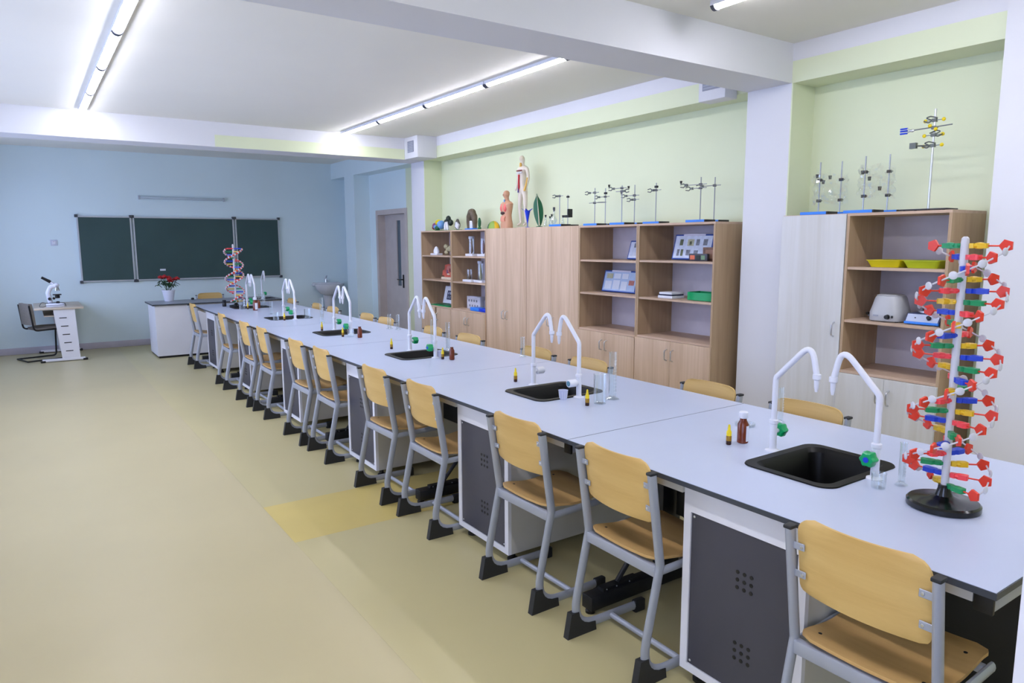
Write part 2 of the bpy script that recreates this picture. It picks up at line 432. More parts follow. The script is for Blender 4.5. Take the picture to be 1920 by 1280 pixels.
# ------------------------------------------------------------------ lab table row
TX0, TX1, TZ = 1.88, 3.08, 0.80
SEAM = [0.661, 2.318, 3.974, 5.631, 7.287, 8.944, 10.60]
MID = [(SEAM[i] + SEAM[i + 1]) / 2 for i in range(6)]
SX = 2.45                                       # centre line of sinks and taps
PLACE = ['nearest the viewer', 'second from the viewer', 'third from the viewer', 'fourth from the viewer', 'fifth from the viewer', 'farthest from the viewer']
SINKN = ['nearest sink', 'second sink', 'third sink', 'fourth sink', 'fifth sink', 'farthest sink of the long table']
HL = (SEAM[1] - SEAM[0]) / 2

def lab_table():
    t = thing('lab_table', '', 'table', (SX, 0, 0), group='lab tables joined in a row')
    x0, x1 = TX0 - SX, TX1 - SX
    h = HL - 0.0008
    inner = rrect(-0.222, 0.222, -0.172, 0.172, 0.05)
    MB().ringplate(outer_for(inner, x0, x1, -h, h), inner, TZ - 0.019, TZ - 0.0012).build('worktop', EDGE, t, 'dark edged worktop slab', smooth=False)
    MB().ringplate(outer_for(inner, x0 + 0.0025, x1 - 0.0025, -h + 0.0026, h - 0.0026), inner, TZ - 0.0012, TZ).build('surface', TOPW, t, 'pale laminate surface', smooth=False)
    for x in (x0 + 0.035, x1 - 0.060):
        for a, b in ((-h + 0.065, -0.302), (0.202, h - 0.065)):
            MB().box(x, x + 0.025, a, b, TZ - 0.059, TZ - 0.019).build('apron', CREAM, t)
    for y in (-h + 0.02, h - 0.06):
        MB().rbox(x0 + 0.045, x1 - 0.045, y, y + 0.04, TZ - 0.075, TZ - 0.0195, 0.004).build('end_rail', CHMET, t)
        for x in (x0 + 0.033, x1 - 0.046):
            MB().rbox(x, x + 0.013, y - 0.003, y + 0.043, TZ - 0.078, TZ - 0.0195, 0.003).build('rail_cap', BLK, t)
    # black T-leg at the far end of the module
    y = h - 0.06
    m = MB(); m.rbox(-0.06, 0.06, y - 0.03, y + 0.03, 0.07, TZ - 0.076, 0.004); m.build('leg_post', BLKM, t)
    m = MB(); m.rbox(x0 + 0.07, x1 - 0.07, y - 0.035, y + 0.035, 0.02, 0.085, 0.004); m.build('leg_foot', BLKM, t)
    for s in (-1, 1):
        m = MB(); m.tube([(s * 0.32, y, 0.10), (s * 0.05, y, 0.40)], 0.012, 8); m.build('brace', BLKM, t)
        m = MB(); m.box(min(s * 0.20, s * 0.42), max(s * 0.20, s * 0.42), y - 0.02, y + 0.02, 0.085, 0.10); m.build('brace_plate', BLKM, t)
        m = MB(); m.lathe([(0.022, 0), (0.022, 0.012), (0.012, 0.02)], (s * 0.48, y, 0.0), 12); m.build('levelling_foot', BLK, t)
        for q in (0.26, 0.34, 0.40):
            MB().ball((s * q, y - 0.021, 0.093), 0.004, 6, 4).build('bolt', STEEL, t)
    for a, b in ((-h + 0.01, -0.302), (0.202, h - 0.10)):
        MB().box(0.02, 0.036, a, b, 0.36, TZ - 0.02).build('modesty_panel', BLKM, t)
    return t
t0 = lab_table()
for i in range(6):
    t = t0 if i == 0 else copy_tree(t0)
    t.location = (SX, MID[i], 0)
    t['label'] = 'white topped lab table module with black sink, %s' % PLACE[i]
MB().box(0.02, 0.036, -HL + 0.01, -0.302, 0.06, 0.3595).build('lower_panel', BLKM, t0)

def pedestal():
    t = thing('pedestal_cabinet', '', 'cabinet', (SX, 0, 0), group='pedestal cabinets under the lab tables')
    x0, x1, h, z0, z1 = 1.925 - SX, 3.035 - SX, 0.25, 0.055, TZ - 0.0195
    m = MB(); m.box(x0 + 0.02, x1, -h, -h + 0.018, z0, z1); m.box(x0 + 0.02, x1, h - 0.018, h, z0, z1)
    m.box(x0 + 0.02, x1, -h + 0.018, h - 0.018, z0, z0 + 0.018); m.box(x1 - 0.018, x1, -h + 0.018, h - 0.018, z0 + 0.018, z1)
    m.build('body', CREAM, t)
    fr = MB()   # white front frame
    fr.box(x0, x0 + 0.02, -h, -h + 0.032, z0, z1).box(x0, x0 + 0.02, h - 0.032, h, z0, z1)
    fr.box(x0, x0 + 0.02, -h + 0.032, h - 0.032, z0, z0 + 0.03).box(x0, x0 + 0.02, -h + 0.032, h - 0.032, z1 - 0.105, z1)
    fr.build('front_frame', WMET, t)
    d = MB().rbox(x0 + 0.004, x0 + 0.014, -h + 0.034, h - 0.034, z0 + 0.032, z1 - 0.107, 0.001, 1).build('door', GMET, t, 'dark grey perforated metal door')
    hl = MB()
    for zc in (0.50, 0.24):
        for a in range(3):
            for b in range(3):
                hl.cyl((x0 + 0.0025, -0.02 + (a - 1) * 0.028, zc + (b - 1) * 0.028), (x0 + 0.008, -0.02 + (a - 1) * 0.028, zc + (b - 1) * 0.028), 0.0072, n=10)
    tag(hl.build('vent_hole', BLK, d), kind='stuff')
    for y in (-h + 0.045, h - 0.045):
        for z in (z0 + 0.045, z1 - 0.12):
            MB().ball((x0 + 0.004, y, z), (0.002, 0.005, 0.005), 8, 4).build('screw', CHROME, d)
    for x in (x0 + 0.06, x1 - 0.06):
        for y in (-h + 0.05, h - 0.05):
            MB().lathe([(0.028, 0), (0.028, 0.012), (0.016, 0.02), (0.016, z0)], (x, y, 0), 12).build('foot', BLK, t)
    return t
p0 = pedestal()
for i in range(6):
    t = p0 if i == 0 else copy_tree(p0)
    t.location = (SX, MID[i] - 0.05, 0)
    t['label'] = 'white pedestal cabinet with grey perforated door, %s' % PLACE[i]

def sink():
    t = thing('sink', '', 'sink', (SX, 0, TZ), group='black lab sinks')
    o = rrect(-0.24, 0.24, -0.19, 0.19, 0.06); i1 = rrect(-0.205, 0.205, -0.155, 0.155, 0.05); i2 = rrect(-0.19, 0.19, -0.14, 0.14, 0.05); i3 = rrect(-0.165, 0.165, -0.115, 0.115, 0.04)
    ol = rrect(-0.238, 0.238, -0.188, 0.188, 0.06)
    rings = [([*o], 0.0004), (ol, 0.005), (i1, 0.004), (i2, -0.012), (i3, -0.15)]
    n = len(o); m = MB()
    vs_ = [(x, y, z) for L, z in rings for x, y in L]
    fs = [(r * n + k, r * n + (k + 1) % n, (r + 1) * n + (k + 1) % n, (r + 1) * n + k) for r in range(4) for k in range(n)]
    fs.append(tuple(4 * n + k for k in range(n)))
    m.add(vs_, fs); m.build('basin', SINKM, t)
    MB().lathe([(0.03, -0.1495), (0.03, -0.147), (0.02, -0.148)], (0, 0, 0), 14).build('drain', BLKM, t)
    return t
s0 = sink()
for i in range(6):
    t = s0 if i == 0 else copy_tree(s0)
    t.location = (SX, MID[i], TZ)
    t['label'] = 'black recessed sink in the lab table, %s' % PLACE[i]

FLIP = Matrix.Scale(-1, 4, (1, 0, 0))
def faucet(kind):
    """spout reaches towards local +y, valve towards local -x"""
    t = thing('lab_faucet', '', 'faucet', (0, 0, 0), group='white lab faucets')
    MB().lathe([(0.030, 0), (0.030, 0.004), (0.018, 0.008), (0.015, 0.012)], n=18).build('flange', WPL, t)
    MB().lathe([(0.0145, 0.008), (0.0145, 0.118)], n=16).build('body', WPL, t)
    MB().lathe([(0.0145, 0.114), (0.018, 0.117), (0.018, 0.130), (0.013, 0.134)], n=16).build('collar', WPL, t)
    path = fillet([(0, 0, 0.13), (0, 0, 0.305), (0, 0.150, 0.462), (0, 0.178, 0.335)], [0.03, 0.045], 8)
    MB().tube(path, 0.0115, 12).build('spout', WPL, t)
    end = path[-1]
    MB().lathe([(0.0115, 0.012), (0.0155, 0.010), (0.0155, -0.008), (0.010, -0.012), (0.0085, -0.04), (0.005, -0.058)], (0, end.y, end.z), 12).build('nozzle', WPL, t)
    if kind == 'green':
        MB().cyl((0.0, 0, 0.082), (0.034, 0, 0.082), 0.009).xf(FLIP).build('valve', WPL, t)
        m = MB(); n = 24; rings = []
        for x, q in ((0.028, 0.85), (0.033, 1.0), (0.058, 1.0), (0.066, 0.84)):
            rings.append([(x, (0.0265 + 0.003 * math.cos(6 * a)) * q * math.cos(a), 0.082 + (0.0265 + 0.003 * math.cos(6 * a)) * q * math.sin(a)) for a in [2 * PI * k / n for k in range(n)]])
        vs_ = [p for r in rings for p in r]
        fs = [(r * n + k, r * n + (k + 1) % n, (r + 1) * n + (k + 1) % n, (r + 1) * n + k) for r in range(3) for k in range(n)] + [tuple(range(n - 1, -1, -1)), tuple(3 * n + k for k in range(n))]
        k_ = m.add(vs_, fs).xf(FLIP).build('knob', GRN, t, 'green lobed hand wheel')
        MB().cyl((0.066, 0, 0.082), (0.0685, 0, 0.082), 0.010).xf(FLIP).build('marker_disc', BLUEP, k_)
    else:
        MB().cyl((0.0, 0, 0.085), (0.025, 0, 0.085), 0.011).xf(FLIP).build('valve', WPL, t)
        k_ = MB().tube([(0.022, 0, 0.085), (0.026, 0, 0.085), (0.07, 0, 0.085), (0.074, 0, 0.085)], [0.018, 0.021, 0.021, 0.019], 16).xf(FLIP).build('knob', WPL, t, 'white cylindrical hand wheel')
        MB().cyl((0.074, 0, 0.085), (0.0755, 0, 0.085), 0.015).xf(FLIP).build('marker_disc', TEAL, k_)
    return t
fg, fw = faucet('green'), faucet('white')
usedg = usedw = False
def put_faucet(kind, x, y, side, label, z=TZ):
    global usedg, usedw
    rz = PI if side > 0 else 0          # side>0: stands beyond the sink, spout back towards the viewer
    if kind == 'green':
        o = fg if not usedg else copy_tree(fg); usedg = True
    else:
        o = fw if not usedw else copy_tree(fw); usedw = True
    o.location = (x, y, z); o.rotation_euler = (0, 0, rz); o['label'] = label
for i in range(6):
    k = 'white' if i == 1 else 'green'
    put_faucet(k, SX + 0.012, MID[i] + 0.215, 1, 'white swan-neck lab faucet on the far side of the %s' % SINKN[i])
    put_faucet(k, SX + 0.012, MID[i] - 0.208, -1, 'white swan-neck lab faucet on the near side of the %s' % SINKN[i])

# ------------------------------------------------------------------ school chairs (local: heel of rear feet at x=0, sitter faces +x)
def school_chair():
    t = thing('school_chair', '', 'chair', group='wooden school chairs around the lab tables')
    W = 0.205
    for s in (-1, 1):
        y = s * W
        path = fillet([(0.05, y, 0.818), (0.105, y, 0.455), (0.012, y, 0.033), (0.40, y, 0.033)], [0.05, 0.115], 8)
        m = MB(); m.tube(path, 0.0, 12, ell=(0.0125, 0.0205), ref=(0, 1, 0)); m.build('leg', CHMET, t)
        m = MB(); m.tube([(0.106, y, 0.432), (0.44, y, 0.440)], 0.0, 10, ell=(0.010, 0.0165), ref=(0, 1, 0)); m.build('seat_rail', CHMET, t)
        m = MB(); m.rbox(0.032, 0.070, y - 0.0135, y + 0.0135, 0.814, 0.826, 0.004); m.build('post_cap', FOOTM, t)
        # black wedge on the rear corner of the runner
        poly = [(-0.016, 0.0), (0.004, 0.108), (0.044, 0.108), (0.048, 0.088), (0.058, 0.070), (0.076, 0.054), (0.100, 0.044), (0.135, 0.040), (0.140, 0.0)]
        m = MB(); m.prism(poly, (0, y - 0.0155, 0), (1, 0, 0), (0, 0, 1), (0, 1, 0), 0.031); m.build('foot', FOOTM, t, 'black plastic heel')
        m = MB(); m.rbox(0.37, 0.43, y - 0.0145, y + 0.0145, 0.0, 0.056, 0.006); m.build('front_foot', FOOTM, t)
        for z in (0.765, 0.675):
            x = 0.05 + (0.818 - z) * 0.1515
            m = MB(); yb = y - s * 0.027; m.rbox(x - 0.004, x - 0.0005, yb - 0.019, yb + 0.019, z - 0.011, z + 0.011, 0.0015, 1)
            bk = m.build('bracket', CHMET, t)
            MB().ball((x - 0.004, y - s * 0.036, z), (0.004, 0.006, 0.006), 8, 4).build('screw', CHROME, bk)
    MB().tube([(0.23, -W + 0.01, 0.036), (0.23, W - 0.01, 0.036)], 0.0125, 10).build('cross_bar', CHMET, t)
    MB().rbox(0.085, 0.112, -W + 0.008, W - 0.008, 0.408, 0.452, 0.004).build('rear_rail', CHMET, t)
    MB().rbox(0.40, 0.425, -W + 0.008, W - 0.008, 0.425, 0.450, 0.004).build('front_rail', CHMET, t)
    def seat(u, v):
        x = 0.088 + 0.40 * u
        hw = 0.190
        r = 0.045
        for q in (u * 0.40, (1 - u) * 0.40):
            if q < r: hw = min(hw, 0.190 - r + math.sqrt(max(0, r * r - (r - q) ** 2)))
        z = 0.458 + 0.010 * math.cos(2 * PI * u * 1.05) - (0.02 * max(0, u - 0.82) ** 1 * 5 * 0.6)
        y = (2 * v - 1) * hw
        return (x, y, z - 0.006 * (1 - (2 * v - 1) ** 2))
    st = MB().plate(seat, 22, 8, (0, 0, 0.011)).build('seat', PLYS, t)
    for x, y in ((0.15, 0.15), (0.15, -0.15), (0.40, 0.15), (0.40, -0.15)):
        u = (x - 0.088) / 0.4; z = seat(u, 0.5 + y / 0.38)[2] + 0.011
        MB().lathe([(0.006, -0.002), (0.006, 0.0008), (0.003, 0.0012)], (x, y, z), 8).build('screw', BLKM, st)
    def back(u, v):
        q = u * 0.245; z = 0.612 + q
        hw = 0.186
        for d, r in ((q, 0.03), (0.245 - q, 0.05)):
            if d < r: hw = min(hw, 0.186 - r + math.sqrt(max(0, r * r - (r - d) ** 2)))
        w = (2 * v - 1)
        x = 0.05 + (0.818 - z) * 0.1515 + 0.002
        return (x - 0.022 * (1 - w * w) + 0.006, w * hw, z)
    MB().plate(back, 30, 14, (0.009, 0, 0)).build('backrest', PLY, t)
    return t
c0 = school_chair(); c0used = False
def put_chair(x, y, rz, label, ):
    global c0used
    o = c0 if not c0used else copy_tree(c0); c0used = True
    o.location = (x, y, 0); o.rotation_euler = (0, 0, rz); o['label'] = label
LEFT = [0.965, 1.945, 2.60, 3.58, 4.22, 5.24, 5.83, 6.89, 7.51, 8.55, 10.20]
for k, y in enumerate(LEFT):
    put_chair(1.752 + (0.004 if k % 2 else -0.004), y, math.radians((-1) ** k * 0.8), 'beech and grey steel school chair, %s from the viewer in the left row' % ORD[k])
RIGHT = [1.99, 2.61, 3.645, 4.26, 5.24, 5.92, 6.96, 7.50, 8.55, 9.17, 10.20]
for k, y in enumerate(RIGHT):
    put_chair(3.208 + (0.006 if k % 2 else -0.006), y, PI + math.radians((-1) ** k * 1.0), 'beech school chair across the table, %s from the viewer in the right row' % ORD[k])

# ------------------------------------------------------------------ white upright cabinet cut off by the right edge of the view
t = thing('white_cabinet', 'white cabinet side cut off at the right bottom edge of the view', 'cabinet', (1.60, 0.33, 0))
MB().rbox(-0.07, 0.38, -0.25, 0.17, 0.05, 1.30, 0.004).build('body', WMET, t)
MB().box(-0.05, 0.36, -0.23, 0.15, 0.0, 0.05).build('plinth', BLK, t)

# ------------------------------------------------------------------ teacher's desk with small sink
t = thing('teacher_desk', 'white front desk with grey top and small black sink below the blackboard', 'desk', (2.4, 11.57, 0))
x0, x1, y0, y1, zt = -0.95, 0.92, -0.38, 0.38, 0.785
GTOP = mat('grey_laminate', (0.60, 0.62, 0.66), 0.35)
inner = [(0.70 + a, -0.12 + b) for a, b in rrect(-0.12, 0.12, -0.10, 0.10, 0.03)]
MB().ringplate(outer_for(inner, x0, x1, y0, y1), inner, zt - 0.02, zt - 0.001).build('worktop', EDGE, t, smooth=False)
MB().ringplate(outer_for(inner, x0 + .003, x1 - .003, y0 + .003, y1 - .003), inner, zt - 0.001, zt).build('surface', GTOP, t, smooth=False)
m = MB(); m.box(x0 + 0.035, x1 - 0.035, y0 + 0.035, y0 + 0.053, 0.03, zt - 0.02); m.build('front_panel', WMET, t)
for a in (x0 + 0.035, x1 - 0.053): MB().box(a, a + 0.018, y0 + 0.053, y1 - 0.035, 0.03, zt - 0.02).build('side_panel', WMET, t)
MB().box(x0 + 0.05, x1 - 0.05, y0 + 0.045, y1 - 0.045, 0.0, 0.03).build('plinth', BLK, t)
o_ = [(0.70 + a, -0.12 + b) for a, b in rrect(-0.14, 0.14, -0.115, 0.115, 0.035)]
b_in = [(0.70 + a, -0.12 + b) for a, b in rrect(-0.11, 0.11, -0.09, 0.09, 0.03)]
n = len(o_); m = MB()
m.add([(x, y, z) for L, z in ((o_, zt + 0.0004), (o_, zt + 0.004), (b_in, zt + 0.003), (b_in, zt - 0.12)) for x, y in L],
      [(r * n + k, r * n + (k + 1) % n, (r + 1) * n + (k + 1) % n, (r + 1) * n + k) for r in range(3) for k in range(n)] + [tuple(3 * n + k for k in range(n))])
m.build('sink_basin', SINKM, t)
MB().lathe([(0.022, 0), (0.024, 0.018), (0.015, 0.03)], (-0.29, 0.30, zt), 14).build('cable_grommet', BLKM, t)
put_faucet('green', 3.035, 11.36, 1, 'white swan-neck lab faucet on the front desk below the blackboard', 0.785)
put_chair(2.44, 12.30, -PI / 2, 'beech school chair behind the front desk')

# ------------------------------------------------------------------ microscope desk and cantilever chair
BEIGE = mat('beige_laminate', (0.80, 0.74, 0.66), 0.45)
t = thing('student_desk', 'beige topped desk with white slotted side panel by the blue wall', 'desk', (0.36, 12.30, 0))
zt = 0.765
m = MB(); m.rbox(-0.31, 0.28, -0.58, 0.58, zt - 0.025, zt, 0.005); m.build('desktop', BEIGE, t)
for s in (-1, 1):
    y = s * 0.54
    a, b = (y - 0.02, y + 0.02)
    m = MB(); m.add([(-0.03, a, 0.045), (0.19, a, 0.045), (0.19, b, 0.045), (-0.03, b, 0.045), (-0.09, a, zt - 0.026), (0.17, a, zt - 0.026), (0.17, b, zt - 0.026), (-0.09, b, zt - 0.026)],
                    [(0, 3, 2, 1), (4, 5, 6, 7), (0, 1, 5, 4), (1, 2, 6, 5), (2, 3, 7, 6), (3, 0, 4, 7)])
    sp = m.build('side_panel', WMET, t)
    if s < 0:
        for k in range(5):
            z = 0.62 - k * 0.118; xc = 0.02 + k * 0.011
            MB().rbox(xc - 0.045, xc + 0.045, a - 0.003, a + 0.002, z - 0.006, z + 0.006, 0.0015, 1).build('slot', BLK, sp)
    MB().rbox(-0.27, 0.25, y - 0.025, y + 0.025, 0.012, 0.045, 0.006).build('foot_bar', WMET, t)
    for x in (-0.26, 0.25): MB().rbox(x - 0.03, x + 0.03, y - 0.027, y + 0.027, 0.0, 0.030, 0.005).build('foot_cap', BLK, t)
MB().box(0.10, 0.115, -0.52, 0.52, 0.35, zt - 0.026).build('back_panel', BEIGE, t)
MB().box(-0.20, 0.06, -0.50, 0.50, 0.64, 0.652).build('under_shelf', BEIGE, t)
MB().rbox(-0.10, 0.05, -0.42, -0.20, 0.652, 0.70, 0.004).build('keyboard_box', mat('brown_grey', (0.30, 0.28, 0.26), 0.6), t)

FAB = mat('taupe_fabric', (0.50, 0.475, 0.44), 0.9, var=0.08, vscale=40, bump=0.3, bscale=200)
t = thing('cantilever_chair', 'taupe upholstered cantilever chair with black tubular frame at the microscope desk', 'chair', (0.11, 12.13, 0), math.radians(18))
for s in (-1, 1):
    y = s * 0.20
    path = fillet([(-0.185, y, 0.80), (-0.15, y, 0.44), (0.26, y, 0.455), (0.24, y, 0.018), (-0.26, y, 0.018)], [0.06, 0.05, 0.05], 6)
    MB().tube(path, 0.0115, 10).build('frame_tube', BLKM, t)
MB().tube([(-0.26, -0.2, 0.018), (-0.26, 0.2, 0.018)], 0.0115, 10).build('floor_bar', BLKM, t)
def seatf(u, v):
    x = -0.10 + 0.40 * u; w = 2 * v - 1
    return (x, w * 0.20 * (1 - 0.25 * max(0, abs(2 * u - 1) - 0.7)), 0.47 + 0.025 * (1 - w ** 4) * (1 - (2 * u - 1) ** 4))
MB().plate(seatf, 10, 10, (0, 0, -0.035)).build('seat', FAB, t)
def backf(u, v):
    z = 0.52 + 0.30 * u; w = 2 * v - 1
    hw = 0.205 * (1 - 0.5 * max(0, u - 0.75))
    return (-0.165 - 0.02 * u - 0.02 * (1 - w * w), w * hw, z)
MB().plate(backf, 10, 10, (0.045, 0, 0)).build('backrest', FAB, t)

# microscope
t = thing('microscope', 'white microscope with black eyepiece and stage on the small desk', 'microscope', (0.31, 11.98, 0.765))
m = MB(); m.rbox(-0.11, 0.11, -0.075, 0.075, 0.0, 0.05, 0.012, 3); m.build('base', WPL, t)
MB().rbox(-0.112, 0.112, -0.077, 0.077, 0.022, 0.027, 0.002, 1).build('trim_line', FOOTM, t)
m = MB(); m.tube(fillet([(-0.055, 0, 0.05), (-0.075, 0, 0.20), (-0.035, 0, 0.29), (0.03, 0, 0.29)], 0.05), 0.0, 12, ell=(0.022, 0.03), ref=(0, 1, 0)); m.build('arm', WPL, t)
MB().rbox(-0.02, 0.085, -0.055, 0.055, 0.165, 0.178, 0.003).build('stage', BLK, t)
m = MB(); m.lathe([(0.024, 0.12), (0.03, 0.125), (0.03, 0.16), (0.02, 0.165)], (0.035, 0, 0), 14); m.build('condenser', BLK, t)
m = MB(); m.lathe([(0.022, 0.05), (0.026, 0.055), (0.018, 0.075)], (0.035, 0, 0), 14); m.build('lamp', BLK, t)
m = MB(); m.tube([(-0.062, -0.06, 0.115), (-0.062, 0.06, 0.115)], 0.021, 14); m.tube([(-0.01, -0.055, 0.12), (-0.01, 0.055, 0.12)], 0.016, 12); m.build('focus_knob', BLK, t)
hd = MB().ball((0.03, 0, 0.305), (0.042, 0.035, 0.030), 14, 8).build('head', WPL, t)
m = MB()
for a in (-0.5, 0.25, 1.0): m.cyl((0.035 + 0.01 * a, 0.012 * a, 0.285), (0.035 + 0.032 * a, 0.02 * a, 0.225), 0.010, 0.008, 10)
m.build('objective', CHROME, t)
m = MB(); m.cyl((0.01, 0, 0.315), (-0.035, 0, 0.352), 0.019, 0.018); m.build('eyepiece_neck', WPL, t)
m = MB(); m.tube([(-0.033, 0, 0.35), (-0.05, 0, 0.365), (-0.135, 0, 0.42)], [0.021, 0.022, 0.017], 14); m.build('eyepiece', BLK, t)
m = MB(); m.tube(fillet([(-0.10, -0.05, 0.055), (0.02, -0.05, 0.068), (0.12, -0.06, 0.05), (0.125, -0.06, 0.005)], 0.03), 0.004, 6); m.tube(fillet([(-0.1, 0, 0.05), (-0.16, 0.03, 0.07), (-0.20, 0.0, 0.004), (-0.14, -0.05, 0.004), (-0.11, -0.02, 0.02)], 0.03), 0.0035, 6); m.build('power_cord', BLK, t)

# ------------------------------------------------------------------ blackboard, wall rail, wall plate, washbasin
BOARD = mat('blackboard_green', (0.19, 0.295, 0.295), 0.55, var=0.10, vscale=1.6)
ALU = mat('aluminium', (0.72, 0.74, 0.78), 0.35, metal=0.5)
t = thing('blackboard', 'dark green three-panel blackboard with aluminium frame on the blue wall', 'blackboard', (2.24, Y1 - 0.003, 1.06))
bx = [-1.545, -0.775, 0.79, 1.56]; bh = 1.02
for k in range(3):
    a, b = bx[k] + 0.012, bx[k + 1] - 0.012
    yf = -0.045 if k == 1 else -0.048
    p = MB().box(a + 0.018, b - 0.018, yf + 0.004, -0.002, 0.018, bh - 0.018).build('panel', BOARD, t)
    fr = MB()
    fr.box(a, b, yf, 0, 0, 0.02).box(a, b, yf, 0, bh - 0.02, bh).box(a, a + 0.02, yf, 0, 0.02, bh - 0.02).box(b - 0.02, b, yf, 0, 0.02, bh - 0.02)
    fr.build('panel_frame', ALU, p)
    for x in (a, b):
        for z in (0, bh): MB().rbox(x - 0.022, x + 0.022, yf - 0.004, 0, z - 0.022, z + 0.022, 0.004, 1).build('corner_cap', EDGE, p)
MB().box(-0.775 + 0.55, 0.55, -0.075, -0.048, 0.0, 0.012).build('chalk_ledge', ALU, t)
MB().box(-0.42, -0.335, -0.050, -0.0475, 0.15, 0.18).build('paper_note', WPL, t, 'small white paper strip')
m = MB().rbox(-0.64, 0.64, -0.05, 0.0, -0.02, 0.02, 0.006)
t = thing('wall_rail', 'thin white rail fixed high on the wall above the blackboard', 'rail', (2.24, Y1, 2.385)); m.build('rail', mat('rail_white', (0.72, 0.77, 0.80), 0.5), t)
for x in (-0.645, 0.645): MB().rbox(x - 0.012, x + 0.012, -0.056, 0.0, -0.03, 0.03, 0.004).build('bracket', ALU, t)
t = thing('wall_socket', 'small white switch plate on the blue wall left of the blackboard', 'switch', (0.39, Y1, 1.67))
pl = MB().rbox(-0.045, 0.045, -0.012, 0, -0.045, 0.045, 0.005).build('plate', mat('pale_plate', (0.80, 0.82, 0.88), 0.4), t)
MB().rbox(-0.025, 0.025, -0.018, -0.012, -0.025, 0.025, 0.004).build('rocker', WPL, t)
MB().ball((0.0, -0.018, 0.018), (0.004, 0.002, 0.004), 8, 4).build('indicator', mat('brown_red', (0.6, 0.3, 0.25), 0.4), t)

CERA = mat('ceramic', (0.82, 0.82, 0.84), 0.2)
t = thing('washbasin', 'white ceramic washbasin on a pedestal by the pale blue column', 'washbasin', (4.60, Y1 - 0.25, 0))
n = 28
def oval(rx, ry, z, cy=0.0):
    return [(rx * math.cos(2 * PI * k / n), cy + ry * math.sin(2 * PI * k / n) * (1.0 if math.sin(2 * PI * k / n) < 0 else 0.92), z) for k in range(n)]
rings = [oval(0.10, 0.10, 0.70), oval(0.17, 0.16, 0.73), oval(0.25, 0.21, 0.82), oval(0.27, 0.235, 0.89), oval(0.27, 0.235, 0.905), oval(0.235, 0.20, 0.905), oval(0.20, 0.16, 0.84), oval(0.10, 0.08, 0.79)]
m = MB(); m.add([p for r in rings for p in r], [(i * n + k, i * n + (k + 1) % n, (i + 1) * n + (k + 1) % n, (i + 1) * n + k) for i in range(len(rings) - 1) for k in range(n)] + [tuple(range(n)), tuple(7 * n + k for k in range(n))])
m.build('bowl', CERA, t)
m = MB().rbox(-0.25, 0.25, 0.10, 0.245, 0.86, 0.925, 0.02, 3); m.build('back_ledge', CERA, t)
m = MB(); m.lathe([(0.11, 0), (0.105, 0.05), (0.08, 0.25), (0.075, 0.5), (0.095, 0.70)], (0, 0.07, 0), 20); m.build('pedestal', CERA, t)
MB().rbox(-0.03, 0.03, -0.016, 0.004, 0.36, 0.45, 0.006).build('sticker', mat('violet_sticker', (0.45, 0.45, 0.62), 0.5), t)
m = MB(); m.lathe([(0.026, 0.925), (0.024, 0.99), (0.02, 1.0)], (0, 0.17, 0), 14); m.tube(fillet([(0, 0.17, 0.96), (0, 0.08, 0.985), (0, 0.03, 0.955)], 0.03), 0.012, 10)
m.build('mixer_tap', CHROME, t)
m = MB(); m.tube([(0, 0.17, 1.0), (0, 0.165, 1.02), (0, 0.10, 1.06)], [0.02, 0.018, 0.009], 10); m.build('tap_lever', CHROME, t)
# ------------------------------------------------------------------ cabinets along the right wall
XF, XB = 4.62, 5.072
def handle(m, y, z, L=0.10):
    m.tube(fillet([(0.0, y, z - L / 2), (-0.03, y, z - L / 2 + 0.012), (-0.03, y, z + L / 2 - 0.012), (0.0, y, z + L / 2)], 0.014, 4), 0.0055, 8)
    return m
def cabinet(y0, y1, H, shelves, low, label, front=None, kind='open', doors=2, hz=None, side=None, name='open_cabinet', gap=0.0):
    t = thing(name, label, 'cabinet', (XF, (y0 + y1) / 2, 0))
    w = (y1 - y0) / 2 - 0.0015; D = XB - XF; T = 0.018; front = front or OAKZ
    for s in (-1, 1):
        MB().box(0.0 if kind == 'open' else 0.019, D, min(s * w, s * (w - T)), max(s * w, s * (w - T)), 0.0, H - T).build('side_panel', side or OAKS, t, smooth=False)
    MB().box(0.0 if kind == 'open' else 0.019, D, -w, w, H - T, H).build('top_board', OAKY, t, smooth=False)
    MB().box(0.03, D - 0.006, -w + T, w - T, 0.06, 0.06 + T).build('bottom_board', OAKY, t, smooth=False)
    MB().box(D - 0.006, D, -w + T, w - T, 0.06, H - T).build('back_panel', BACKP, t, smooth=False)
    MB().box(0.04, 0.055, -w + T, w - T, 0.0, 0.06).build('plinth', OAKY, t, smooth=False)
    if kind == 'open':
        for z in shelves: MB().box(0.006, D - 0.006, -w + T, w - T, z - T, z).build('shelf', OAKY, t, smooth=False)
        MB().box(0.0, D - 0.006, -w + T, w - T, low - T, low).build('middle_board', OAKY, t, smooth=False)
        dz0, dz1 = 0.065, low - T - 0.002; xd0, xd1, wd = -0.018, 0.0, w - 0.001
    else:
        dz0, dz1 = 0.065, H - 0.004; xd0, xd1, wd = 0.0, 0.018, w - 0.001
    hz = hz if hz else dz1 - 0.12
    for k in range(doors):
        ga = gap if k == 1 else 0.0; gb = gap if k == 0 else 0.0
        a = ga - wd + 2 * wd * k / doors + 0.0012; b = -wd + 2 * wd * (k + 1) / doors - 0.0012 - gb
        d = MB().rbox(xd0, xd1, a, b, dz0, dz1, 0.0012, 1).build('door', front, t, smooth=False)
        yh = (b - 0.035 if k == 0 else a + 0.035) if doors == 2 else a + 0.045
        hm = MB(); handle(hm, yh, hz); hm.xf(Matrix.Translation((xd0, 0, 0))); hm.build('handle', CHROME, d, 'chrome bow handle')
    return t
CY = [8.985, 8.135, 7.29, 6.445, 5.535, 4.70, 3.82]
HA, HB = 1.81, 1.835
